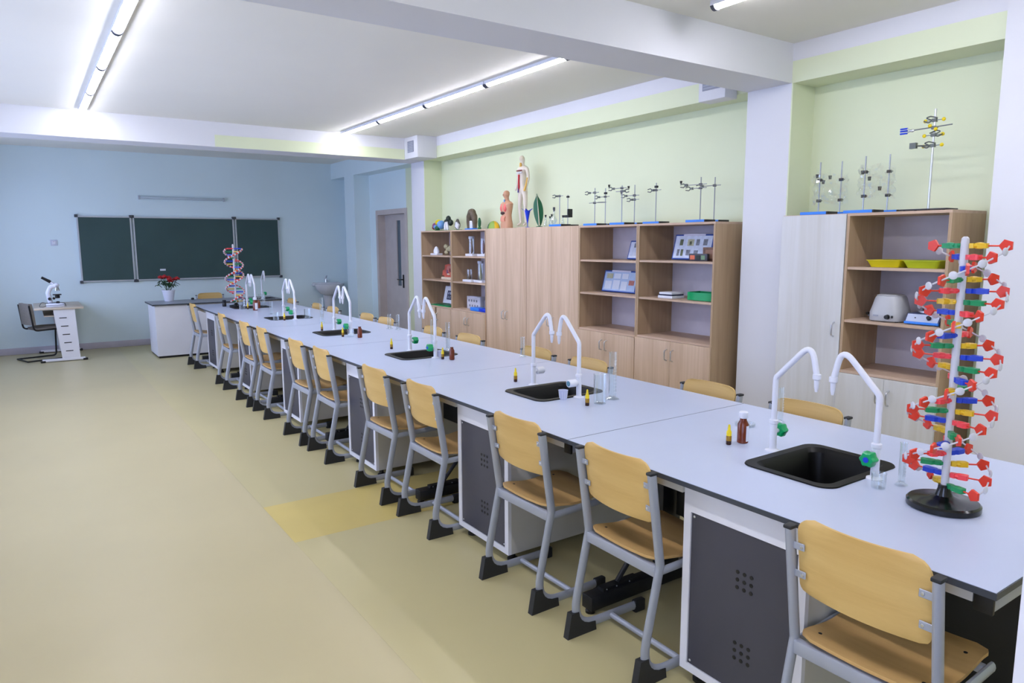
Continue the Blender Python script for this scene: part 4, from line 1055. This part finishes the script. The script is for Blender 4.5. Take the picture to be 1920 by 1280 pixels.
# ------------------------------------------------------------------ laboratory stands
def boss(m, p, s=1.0):
    s *= 0.75
    m.obox(p, (0.013 * s, 0, 0), (0, 0.016 * s, 0), (0, 0, 0.012 * s)); m.cyl((p[0], p[1] - 0.03 * s, p[2]), (p[0], p[1] + 0.02 * s, p[2]), 0.004 * s, n=8)
def stand(x, y, z, H, label, clamps, nm='lab_stand'):
    t = thing(nm, label, 'lab stand', (x, y, z), group='blue based lab stands')
    b = MB().rbox(-0.062, 0.062, -0.098, 0.105, 0, 0.022, 0.003).build('base', BASEBL, t)
    MB().rbox(-0.063, 0.063, -0.112, -0.098, 0, 0.022, 0.003).build('shaded_base_end', BLK, t, 'base end coloured black for its shadow side')  # end face blackened: the base's shadow side is put into the colour
    MB().cyl((0, 0, 0.02), (0, 0, H), 0.0045, n=10).build('rod', STEEL, t)
    for zc, kind, sg, L in clamps:
        if kind == 'bosshead':
            m = MB(); boss(m, (0, 0, zc), 1.1); m.build('bosshead', BLKM, t); continue
        c = MB().tube([(-0.012, sg * -0.07, zc), (-0.012, sg * L, zc)], 0.0035, 8).build('clamp_arm', STEEL, t)
        m = MB(); boss(m, (-0.004, 0, zc)); m.build('bosshead', BLKM, c)
        if kind == 'ring':
            n = 20; m = MB(); m.tube([(-0.012 + 0.045 * math.sin(2 * PI * k / n), sg * (L + 0.045) - sg * 0.045 * math.cos(2 * PI * k / n), zc) for k in range(n + 1)], 0.003, 6, caps=False); m.build('ring', STEEL, c)
        else:
            m = MB()
            for q in (-1, 1): m.tube(fillet([(-0.012, sg * L, zc), (-0.012, sg * (L + 0.02), zc + q * 0.016), (-0.012, sg * (L + 0.055), zc + q * 0.010)], 0.01), 0.0045, 8)
            m.obox((-0.012, sg * (L - 0.01), zc), (0.009, 0, 0), (0, 0.014, 0), (0, 0, 0.009))
            m.build('jaw', mat('dull_metal', (0.40, 0.42, 0.40), 0.4, metal=0.6), c)
            if kind == 'stopper': MB().lathe([(0.008, 0), (0.011, 0.024)], (-0.012, sg * (L + 0.05), zc + 0.018), 10).build('stopper', BLK, c)
    return t
stand(4.735, 5.43, HA, 0.37, 'blue based lab stand with ring above the display boxes, front of the farthest pair', [(0.325, 'jaw', 1, 0.08), (0.225, 'ring', -1, 0.07)])
stand(4.93, 5.49, HA, 0.38, 'blue based lab stand behind the one with the ring', [(0.33, 'bosshead', 1, 0), (0.295, 'jaw', 1, 0.10)])
stand(4.735, 5.04, HA, 0.37, 'blue based lab stand with stoppered clamp, front of the second pair', [(0.345, 'stopper', 1, 0.12), (0.315, 'stopper', -1, 0.05)])
stand(4.93, 5.07, HA, 0.385, 'blue based lab stand with two clamps, rear of the second pair', [(0.285, 'stopper', 1, 0.12), (0.245, 'jaw', 1, 0.04)])
stand(4.80, 4.66, HA, 0.37, 'single blue based lab stand between the pairs of stands', [(0.335, 'bosshead', 1, 0), (0.305, 'jaw', 1, 0.04)])
stand(4.735, 4.085, HA, 0.375, 'blue based lab stand next to the near column, front of its pair', [(0.315, 'stopper', 1, 0.16), (0.285, 'stopper', 1, 0.10)])
stand(4.93, 4.10, HA, 0.385, 'blue based lab stand next to the near column, rear of its pair', [(0.315, 'jaw', 1, 0.14)])
stand(4.70, 5.95, HA + 0.004, 0.33, 'blue based lab stand holding a small flask near the leaf model', [(0.315, 'jaw', 1, 0.05)])
s2 = stand(4.90, 6.06, HA + 0.004, 0.34, 'blue based lab stand with dark burner block near the leaf model', [(0.32, 'bosshead', 1, 0)])
m = MB(); m.rbox(-0.03, 0.03, -0.045, 0.045, 0.10, 0.125, 0.003); m.rbox(-0.03, 0.03, -0.045, -0.025, 0.125, 0.19, 0.003); m.build('burner_block', BLKM, s2)
t = thing('round_flask', 'round bottomed flask with dark stopper hanging at the lab stand near the leaf model', 'flask', (4.66, 5.995, HA + 0.03))
MB().lathe([(0.006, 0.001), (0.026, 0.012), (0.034, 0.04), (0.022, 0.068), (0.010, 0.085), (0.010, 0.14), (0.008, 0.14), (0.008, 0.088), (0.020, 0.064), (0.031, 0.04), (0.005, 0.004)], n=16).build('glass', GLASS, t)
MB().lathe([(0.007, 0.13), (0.013, 0.155), (0.012, 0.175)], n=12).build('stopper', EDGE, t)

# stands with clear plastic bags
for k, (ya, yb, zz, lb) in enumerate(((3.00, 2.955, (0.245, 0.10), 'farther'), (2.67, 2.61, (0.275, 0.115), 'nearer'))):
    stand(4.735, ya, HB, 0.37 + 0.01 * k, 'blue based lab stand in front, wrapped in the %s clear plastic bag' % lb, [(zz[0], 'bosshead', 1, 0), (zz[1], 'bosshead', 1, 0)])
    stand(4.93, yb, HB, 0.385 + 0.015 * k, 'blue based lab stand at the back, wrapped in the %s clear plastic bag' % lb, [(zz[0] + 0.01, 'bosshead', 1, 0), (zz[1] + 0.01, 'bosshead', 1, 0)])
    t = thing('plastic_bag', '%s crumpled clear plastic bag with lab parts hung round two lab stands' % lb, 'plastic bag', (4.835, (ya + yb) / 2, HB + 0.05))
    n, L = 40, 14; rnd = random.Random(3 + k); ph = [rnd.uniform(0, 6.28) for _ in range(8)]; m = MB(); vs_ = []
    for i in range(L + 1):
        z = 0.03 + 0.21 * i / L + 0.03 * k
        for j in range(n):
            a = 2 * PI * j / n
            r = 1 + 0.10 * math.sin(5 * a + ph[0] + 9 * z * 10) + 0.06 * math.sin(9 * a + ph[1] - 30 * z) + 0.05 * math.sin(14 * a + ph[2] + 40 * z) + 0.012 * rnd.uniform(-1, 1)
            vs_.append((0.155 * r * math.cos(a), 0.085 * r * math.sin(a), z + 0.012 * math.sin(3 * a + ph[3])))
    m.add(vs_, [(i * n + j, i * n + (j + 1) % n, (i + 1) * n + (j + 1) % n, (i + 1) * n + j) for i in range(L) for j in range(n)])
    m.build('film', BAGM, t, ang=20)
    for q, (y, z) in enumerate(((0.07, 0.215), (0.02, 0.17), (-0.03, 0.20) if k == 0 else (-0.055, 0.10), (0.055, 0.22))[:3]):
        MB().lathe([(0.009, 0), (0.012, 0.026)], (-0.06, y, z), 10).build('stopper', BLKM, t)
        MB().cyl((-0.06, y, z + 0.026), (-0.06, y, z + 0.07), 0.003, n=6).build('glass_tube', GLASS, t)

# tall retort stand
t = thing('retort_stand', 'tall steel retort stand with yellow knobbed clamps on the near cabinet top', 'lab stand', (4.80, 2.275, HB))
m = MB(); m.rbox(-0.075, 0.075, -0.145, 0.145, 0.008, 0.016, 0.002); m.build('base_plate', mat('dark_steel', (0.28, 0.28, 0.30), 0.4, metal=0.5), t)
for x in (-0.06, 0.06):
    for y in (-0.12, -0.03, 0.05, 0.12): MB().lathe([(0.008, 0), (0.008, 0.008)], (x, y, 0), 10).build('rubber_foot', BLK, t)
MB().cyl((0, 0, 0.016), (0, 0, 0.635), 0.0065, n=12).build('rod', CHROME, t)
DULL = MATS['dull_metal']
for zc, sg, L, kind in ((0.565, 1, 0.03, 'loop'), (0.52, 1, 0.14, 'fork'), (0.475, -1, 0.04, 'loop'), (0.41, 1, 0.06, 'jaw')):
    c = MB(); boss(c, (-0.004, 0, zc), 1.1); c = c.build('bosshead', DULL, t)
    for s in (-1, 1):
        y = s * 0.055 if kind != 'fork' else s * 0.018
        MB().cyl((-0.006, 0, zc), (-0.006, y, zc), 0.003, n=6).build('screw_shaft', STEEL, c)
        MB().ball((-0.006 - (0.015 if kind == 'fork' else 0), y, zc + (0.012 * s if kind == 'fork' else 0)), (0.010, 0.012, 0.012), 10, 6).build('yellow_knob', YEL, c)
    if kind == 'fork':
        MB().tube([(-0.012, -0.11, zc + 0.006), (-0.012, 0.13, zc - 0.002)], 0.004, 8).build('clamp_arm', STEEL, t)
        m = MB(); m.ball((-0.012, 0.13, zc - 0.003), (0.008, 0.016, 0.010), 10, 6); m.tube([(-0.012, 0.14, zc), (-0.012, 0.165, zc + 0.014)], 0.004, 6); m.tube([(-0.012, 0.14, zc - 0.004), (-0.012, 0.165, zc - 0.014)], 0.004, 6); m.build('fork', CHROME, t)
        for q in (0.014, 0.0, -0.016): MB().tube([(-0.012, 0.16, zc + q), (-0.012, 0.205, zc + q)], 0.0055, 8).build('prong_sleeve', BLUEP, t)
    else:
        m = MB(); m.tube(fillet([(-0.012, sg * 0.01, zc), (-0.016, sg * 0.05, zc + 0.018), (-0.016, sg * 0.02, zc + 0.025), (-0.012, sg * -0.02, zc + 0.012)], 0.015), 0.004, 6)
        m.tube(fillet([(-0.012, sg * 0.01, zc), (-0.016, sg * 0.03, zc - 0.014), (-0.014, sg * 0.06, zc)], 0.015), 0.004, 6)
        if kind == 'jaw': m.tube([(-0.012, 0.01, zc), (-0.012, 0.10, zc + 0.008)], 0.005, 8); m.obox((-0.012, 0.115, zc + 0.01), (0.012, 0, 0), (0, 0.02, 0), (0, 0, 0.018))
        m.build('jaw', DULL, t)

# ------------------------------------------------------------------ things on the shelves
NAVY = mat('navy_print', (0.12, 0.14, 0.28), 0.5); FRBLUE = mat('frame_blue', (0.16, 0.30, 0.62), 0.4)
def display_box(x, y, z, w, h, label, frame, prints, lean=0.055, name='display_box', face=None, depth=0.03):
    t = thing(name, label, 'display box', (x, y, z + (0.008 if lean > 0 else 0.0))); t.rotation_euler = (0, math.atan2(lean, h), 0)
    MB().rbox(0, depth, -w / 2, w / 2, 0, h, 0.004).build('case', frame, t)
    MB().box(-0.002, 0.001, -w / 2 + 0.014, w / 2 - 0.014, 0.012, h - 0.014).build('card', face or PRINT, t)
    for (u0, u1, v0, v1, m_) in prints:       # u from the left end (+y) to the right
        MB().box(-0.004, -0.002, w / 2 - u1 * w, w / 2 - u0 * w, v0 * h, v1 * h).build('print', m_, t)
    MB().rbox(-0.004, 0.0, -w * 0.28, w * 0.28, h - 0.014, h + 0.004, 0.002, 1).build('lid_tab', mat('pale_tab', (0.80, 0.80, 0.88), 0.4), t)
    return t
PGREY = mat('print_grey', (0.45, 0.47, 0.52), 0.5, var=0.3, vscale=60); PBEI = mat('print_beige', (0.70, 0.70, 0.58), 0.5, var=0.2, vscale=60); PRED = mat('print_red', (0.68, 0.42, 0.38), 0.5, var=0.2, vscale=60); POLI = mat('print_olive', (0.35, 0.38, 0.26), 0.5, var=0.3, vscale=60); PLT = mat('print_light', (0.83, 0.86, 0.92), 0.5)
display_box(4.84, 4.90, 1.476, 0.34, 0.185, 'blue framed display card partly hidden on the upper shelf', FRBLUE, [(.2, .35, .62, .85, PGREY), (.42, .58, .62, .85, PLT), (.42, .62, .40, .52, PRED), (.2, .36, .15, .35, PLT), (.62, .78, .2, .5, PBEI)])
display_box(4.80, 5.15, 1.151, 0.48, 0.215, 'large pale blue display box on the middle shelf', FRBLUE, [(.10, .28, .62, .85, PBEI), (.32, .52, .62, .86, PLT), (.56, .74, .62, .86, PLT), (.78, .93, .34, .56, PRED), (.32, .52, .12, .55, PLT), (.56, .74, .10, .5, PLT), (.08, .28, .12, .5, PLT)], face=mat('pale_blue_card', (0.66, 0.75, 0.88), 0.35, var=0.06, vscale=20))
display_box(4.80, 4.235, 1.486, 0.44, 0.225, 'large blue framed specimen box with rows of dark pictures on the top shelf', FRBLUE, [(.16, .24, .56, .80, POLI), (.36, .52, .54, .80, PBEI), (.41, .47, .58, .72, POLI), (.58, .66, .56, .80, PGREY), (.76, .86, .56, .80, PGREY), (.12, .18, .14, .40, PGREY), (.22, .28, .14, .40, POLI), (.36, .46, .16, .38, PGREY), (.56, .66, .16, .36, PGREY)])
t = thing('dark_display', 'small dark panel with orange and green pictures before the specimen box', 'display', (4.715, 4.065, 1.486))
MB().rbox(-0.012, 0.012, -0.10, 0.10, 0, 0.062, 0.003).build('case', mat('dark_grey_case', (0.20, 0.20, 0.25), 0.4), t)
for a, b, m_ in ((0.035, 0.085, mat('orange_print', (0.82, 0.42, 0.28), 0.5)), (-0.025, 0.02, mat('black_green_print', (0.05, 0.12, 0.06), 0.5)), (-0.075, -0.035, mat('sage_print', (0.42, 0.55, 0.42), 0.5))): MB().box(-0.014, -0.012, a, b, 0.012, 0.048).build('picture', m_, t)
t = thing('brown_box', 'brown patterned box at the right end of the top shelf', 'box', (4.78, 3.985, 1.486))
MB().rbox(-0.03, 0.03, -0.07, 0.07, 0, 0.115, 0.003).build('carton', mat('brown_carton', (0.42, 0.30, 0.25), 0.6, var=0.25, vscale=40), t)
MB().box(-0.032, -0.03, -0.05, 0.04, 0.02, 0.095).build('print', mat('tan_print', (0.56, 0.42, 0.34), 0.6), t)
t = thing('white_case', 'flat white and navy case on the middle shelf', 'case', (4.74, 4.39, 1.151))
MB().rbox(-0.08, 0.08, -0.085, 0.085, 0, 0.024, 0.005).build('bottom_half', WPL, t); MB().rbox(-0.076, 0.076, -0.08, 0.08, 0.024, 0.036, 0.003).build('middle_band', NAVY, t); MB().rbox(-0.08, 0.08, -0.08, 0.07, 0.036, 0.055, 0.005).build('lid', WPL, t)
t = thing('green_tray', 'bright green tray at the right of the middle shelf', 'tray', (4.73, 4.035, 1.151))
m = MB(); nn = 10
def wallf(u, v): return (-0.06 + 0.03 * (1 - (2 * u - 1) ** 2) * -1 + 0.03, 0.13 - 0.26 * u, 0.004 + 0.066 * v)
m.plate(wallf, nn, 1, (0.004, 0, 0)); m.box(-0.03, 0.13, 0.124, 0.13, 0.004, 0.07); m.box(-0.03, 0.13, -0.13, -0.124, 0.004, 0.07); m.box(0.126, 0.13, -0.13, 0.13, 0.004, 0.07)
m.build('wall', GRN, t); MB().box(-0.03, 0.128, -0.128, 0.128, 0.0, 0.004).build('floor_plate', GRN, t)

# far open cabinet (next to the column)
t = thing('plaster_cast', 'white plaster cast on a white plate on the top shelf', 'model', (4.73, 8.74, 1.476))
MB().rbox(-0.05, 0.05, -0.09, 0.09, 0, 0.028, 0.005).build('plate', WPL, t); q = loft([(.028, .035, .05, 0), (.06, .038, .052, 0), (.085, .030, .04, 0), (.105, .022, .03, 0), (.12, .008, .012, 0)]); q.build('cast', WPL, t)
t = thing('bone_model', 'beige bone models at the right of the top shelf', 'model', (4.78, 8.45, 1.476))
BONE = mat('bone', (0.68, 0.65, 0.52), 0.6, var=0.15, vscale=30)
for k, (y, z, r) in enumerate(((0.10, 0.12, 0.045), (0.05, 0.08, 0.04), (-0.03, 0.09, 0.06), (-0.09, 0.06, 0.05), (0.09, 0.04, 0.04))): MB().ball((0, y, z), (r * 0.7, r, r * 0.75 if z > r * .75 else z), 10, 8).build('bone', BONE, t)
t = thing('head_section_model', 'red and pink head section model on the middle shelf', 'model', (4.76, 8.47, 1.146))
MB().rbox(-0.03, 0.05, -0.17, 0.15, 0, 0.035, 0.005).build('base', CREAMY, t)
prof = [(-0.15, 0.03), (0.10, 0.03), (0.13, 0.06), (0.17, 0.05), (0.15, 0.12), (0.10, 0.14), (0.09, 0.20), (-0.02, 0.215), (-0.12, 0.20), (-0.16, 0.12)]
MB().prism(prof, (0.0, 0, 0), (0, 1, 0), (0, 0, 1), (1, 0, 0), 0.05).build('head', mat('head_red', (0.72, 0.34, 0.27), 0.5, var=0.2, vscale=18), t)
for c, r, m_ in (((-0.002, -0.03, 0.15), (.006, .07, .045), mat('brain_pink', (0.72, 0.45, 0.42), 0.5)), ((-0.003, 0.02, 0.11), (.008, .03, .03), mat('mauve', (0.50, 0.32, 0.42), 0.5)), ((-0.004, -0.01, 0.075), (.008, .04, .012), CREAMY), ((-0.005, -0.06, 0.13), (.008, .02, .03), MAROON)): MB().ball(c, r, 12, 8).build('inner_part', m_, t)
t = display_box(4.77, 8.44, 0.81, 0.44, 0.24, 'white framed card with dark blue printed square', WPL, [(.22, .72, .22, .74, NAVY)] + [(.27 + .11 * k, .33 + .11 * k, .52, .68, PLT) for k in range(4)] + [(.27 + .11 * k, .33 + .11 * k, .28, .44, PLT) for k in (0, 1, 2, 3)], face=WPL)
t = thing('green_folder', 'bright green folder lying on the lower board', 'folder', (4.78, 8.55, 0.791))
MB().rbox(-0.14, 0.12, -0.30, 0.24, 0, 0.009, 0.002).build('cover', GRN, t); MB().rbox(-0.13, 0.12, -0.30, 0.15, 0.009, 0.017, 0.002).build('top_cover', LGREEN, t)
# second open cabinet: specimens in glass cylinders
SPEC = mat('specimen_brown', (0.48, 0.38, 0.32), 0.6, var=0.3, vscale=25); SPEC2 = mat('specimen_purple', (0.45, 0.28, 0.30), 0.6, var=0.3, vscale=25)
def specimen(x, y, z, w, r, h, label, m_, white_lid=True):
    t = thing('specimen_jar', label, 'specimen jar', (x, y, z), group='specimen cylinders on white blocks')
    MB().rbox(-0.045, 0.045, -w / 2, w / 2, 0, 0.030, 0.003).build('block', WPL, t)
    MB().lathe([(r, 0.03), (r, h), (r * 0.95, h), (r * 0.95, 0.034)], n=20).build('cylinder', GLASS, t)
    MB().tube([(0, 0, 0.036), (0.004, 0.006, h * 0.3), (-0.004, -0.004, h * 0.6), (0, 0, h * 0.9)], [r * 0.25, r * 0.5, r * 0.45, r * 0.15], 10).build('specimen', m_, t)
    if white_lid: MB().lathe([(r * 1.06, h - 0.02), (r * 1.06, h + 0.008), (r * 0.9, h + 0.012)], n=20).build('lid', mat('pale_lid', (0.75, 0.78, 0.86), 0.4), t)
specimen(4.73, 7.80, 1.476, 0.17, 0.036, 0.24, 'tall specimen cylinder with pale lid on the top shelf', SPEC)
specimen(4.76, 7.56, 1.476, 0.17, 0.040, 0.22, 'specimen cylinder at the right end of the top shelf', SPEC2, False)
specimen(4.72, 7.84, 1.146, 0.21, 0.034, 0.16, 'short specimen cylinder at the left of the middle shelf', SPEC, False)
specimen(4.75, 7.62, 1.146, 0.20, 0.036, 0.26, 'tall specimen cylinder with pale lid on the middle shelf', PBEI)
specimen(4.78, 7.41, 1.146, 0.19, 0.038, 0.27, 'purple specimen cylinder at the right end of the middle shelf', SPEC2)
t = display_box(4.75, 7.80, 0.791, 0.33, 0.165, 'white box with two rows of small icons on the lower board', mat('off_white_box', (0.76, 0.76, 0.80), 0.5), [(.14 + .19 * k, .22 + .19 * k, .58, .76, PGREY) for k in range(4)] + [(.20 + .19 * k, .28 + .19 * k, .2, .36, PGREY) for k in range(4)], lean=0.0, face=mat('off_white_face', (0.78, 0.78, 0.82), 0.5), depth=0.10)
t = thing('grey_rack', 'small grey rack beside the icon box', 'rack', (4.80, 7.50, 0.791))
for k in range(4): MB().rbox(-0.03, 0.03, -0.075 + k * 0.04, -0.05 + k * 0.04, 0.0, 0.13, 0.003).build('block', mat('rack_grey', (0.52, 0.50, 0.54), 0.5), t)
t = thing('blue_case', 'flat bright blue case on the lower board', 'case', (4.69, 7.50, 0.791))
MB().rbox(-0.06, 0.04, -0.02, 0.19, 0, 0.045, 0.004).build('body', BASEBL, t); MB().rbox(-0.06, 0.04, -0.18, -0.02, 0, 0.043, 0.004).build('dark_end', BLUEP, t)

# near open cabinet: yellow trays, centrifuge, hotplate
YTR = mat('lemon_tray', (0.87, 0.82, 0.08), 0.4); YGT = mat('lime_tray', (0.74, 0.80, 0.14), 0.4)
for k, (y, m_, lb) in enumerate(((2.475, YTR, 'yellow plastic tray on the top shelf behind the helix model, left one'), (2.235, YGT, 'lime yellow plastic tray on the top shelf behind the helix model, right one'))):
    t = thing('plastic_tray', lb, 'tray', (4.78, y, 1.476))
    o1 = rrect(-0.115, 0.115, -0.112, 0.112, 0.02); i0 = rrect(-0.09, 0.09, -0.092, 0.092, 0.015); i1 = [(a * 0.97, b * 0.97) for a, b in i0]; o2 = [(a * 0.98, b * 0.98) for a, b in o1]
    n = len(o1); R = [(i0, 0.0), (o1, 0.048), (o2, 0.048), (i1, 0.004)]
    MB().add([(a, b, z) for L_, z in R for a, b in L_], [(r * n + j, r * n + (j + 1) % n, (r + 1) * n + (j + 1) % n, (r + 1) * n + j) for r in range(3) for j in range(n)] + [tuple(range(n)), tuple(3 * n + j for j in range(n))]).build('tray_shell', m_, t)
    MB().ringplate([(a * 1.04, b * 1.04) for a, b in o1], o2, 0.0455, 0.048).build('rim', m_, t)
LGREY = mat('light_grey_plastic', (0.72, 0.73, 0.75), 0.35)
t = thing('centrifuge', 'light grey rounded laboratory centrifuge on the middle shelf', 'centrifuge', (4.775, 2.455, 1.116))
n = 32
def sq(r, z, p=3.2, sx=1.05): return [(sx * r * abs(math.cos(a)) ** (2 / p) * (1 if math.cos(a) > 0 else -1), r * abs(math.sin(a)) ** (2 / p) * (1 if math.sin(a) > 0 else -1), z) for a in [2 * PI * k / n for k in range(n)]]
R = [sq(0.108, 0.006), sq(0.110, 0.012), sq(0.110, 0.06), sq(0.104, 0.09, 2.8), sq(0.092, 0.155, 2.3), sq(0.086, 0.168, 2.1), sq(0.05, 0.172, 2)]
MB().add([p for r in R for p in r], [(i * n + k, i * n + (k + 1) % n, (i + 1) * n + (k + 1) % n, (i + 1) * n + k) for i in range(len(R) - 1) for k in range(n)] + [tuple(range(n)), tuple((len(R) - 1) * n + k for k in range(n))]).build('housing', LGREY, t)
MB().lathe([(0.085, 0.166), (0.088, 0.172), (0.07, 0.180), (0.01, 0.182)], n=28).build('lid', LGREY, t)
MB().tube([(-0.113, -0.04, 0.036), (-0.118, -0.04, 0.036), (-0.134, -0.04, 0.036)], [0.017, 0.016, 0.013], 14).build('dial', BLK, t)
MB().rbox(-0.122, -0.113, -0.078, -0.066, 0.030, 0.046, 0.002, 1).build('switch', BLK, t); MB().rbox(-0.120, -0.113, 0.08, 0.088, 0.032, 0.042, 0.002, 1).build('indicator', mat('grey_dot', (0.35, 0.36, 0.42), 0.5), t)
MB().box(-0.1175, -0.116, 0.02, 0.055, 0.036, 0.046).build('nameplate', mat('nameplate_grey', (0.58, 0.60, 0.66), 0.5), t)
MB().tube(fillet([(0.02, 0.10, 0.02), (0.0, 0.17, 0.035), (0.05, 0.185, 0.04), (0.12, 0.12, 0.01), (0.13, 0.05, 0.006)], 0.05), 0.006, 8).build('power_cord', BLK, t)
for x in (-0.07, 0.07):
    for y in (-0.08, 0.08): MB().lathe([(0.012, 0), (0.012, 0.008)], (x, y, 0), 10).build('foot', BLK, t)
t = thing('hotplate', 'blue and silver magnetic stirrer hotplate on the middle shelf', 'hotplate', (4.775, 2.205, 1.116))
DKB = mat('dark_blue_metal', (0.08, 0.16, 0.36), 0.35)
MB().prism([(-0.105, 0.006), (0.10, 0.006), (0.10, 0.070), (-0.065, 0.070)], (0, -0.105, 0), (1, 0, 0), (0, 0, 1), (0, 1, 0), 0.21).build('housing', DKB, t)
nv = Vector((-0.064, 0, 0.04)).normalized(); uu = Vector((0.04, 0, 0.064)).normalized()
c = Vector((-0.084, 0, 0.042)) + nv * 0.0012
pn = MB().obox(c, uu * 0.027, (0, 0.098, 0), nv * 0.0015).build('front_panel', mat('silver_panel', (0.72, 0.76, 0.86), 0.35), t)
MB().rbox(-0.107, -0.09, -0.106, 0.106, 0.004, 0.020, 0.003).build('bottom_trim', BASEBL, t)
MB().cyl(c + Vector((0, -0.04, 0)), c + Vector((0, -0.04, 0)) + nv * 0.02, 0.014, 0.012).build('dial', BLK, t)
MB().cyl(c + Vector((0, 0.045, 0)), c + Vector((0, 0.045, 0)) + nv * 0.004, 0.004).build('indicator', BLK, t)
MB().lathe([(0.07, 0.070), (0.074, 0.074), (0.074, 0.086), (0.066, 0.088)], (0.02, 0, 0), 28).build('plate', CHROME, t)
MB().lathe([(0.012, 0.088), (0.014, 0.098), (0.01, 0.104)], (0.0, 0.03, 0), 12).build('probe_knob', BLK, t)
for x in (-0.08, 0.08):
    for y in (-0.085, 0.085): MB().lathe([(0.012, 0), (0.012, 0.007)], (x, y, 0), 10).build('foot', BLK, t)
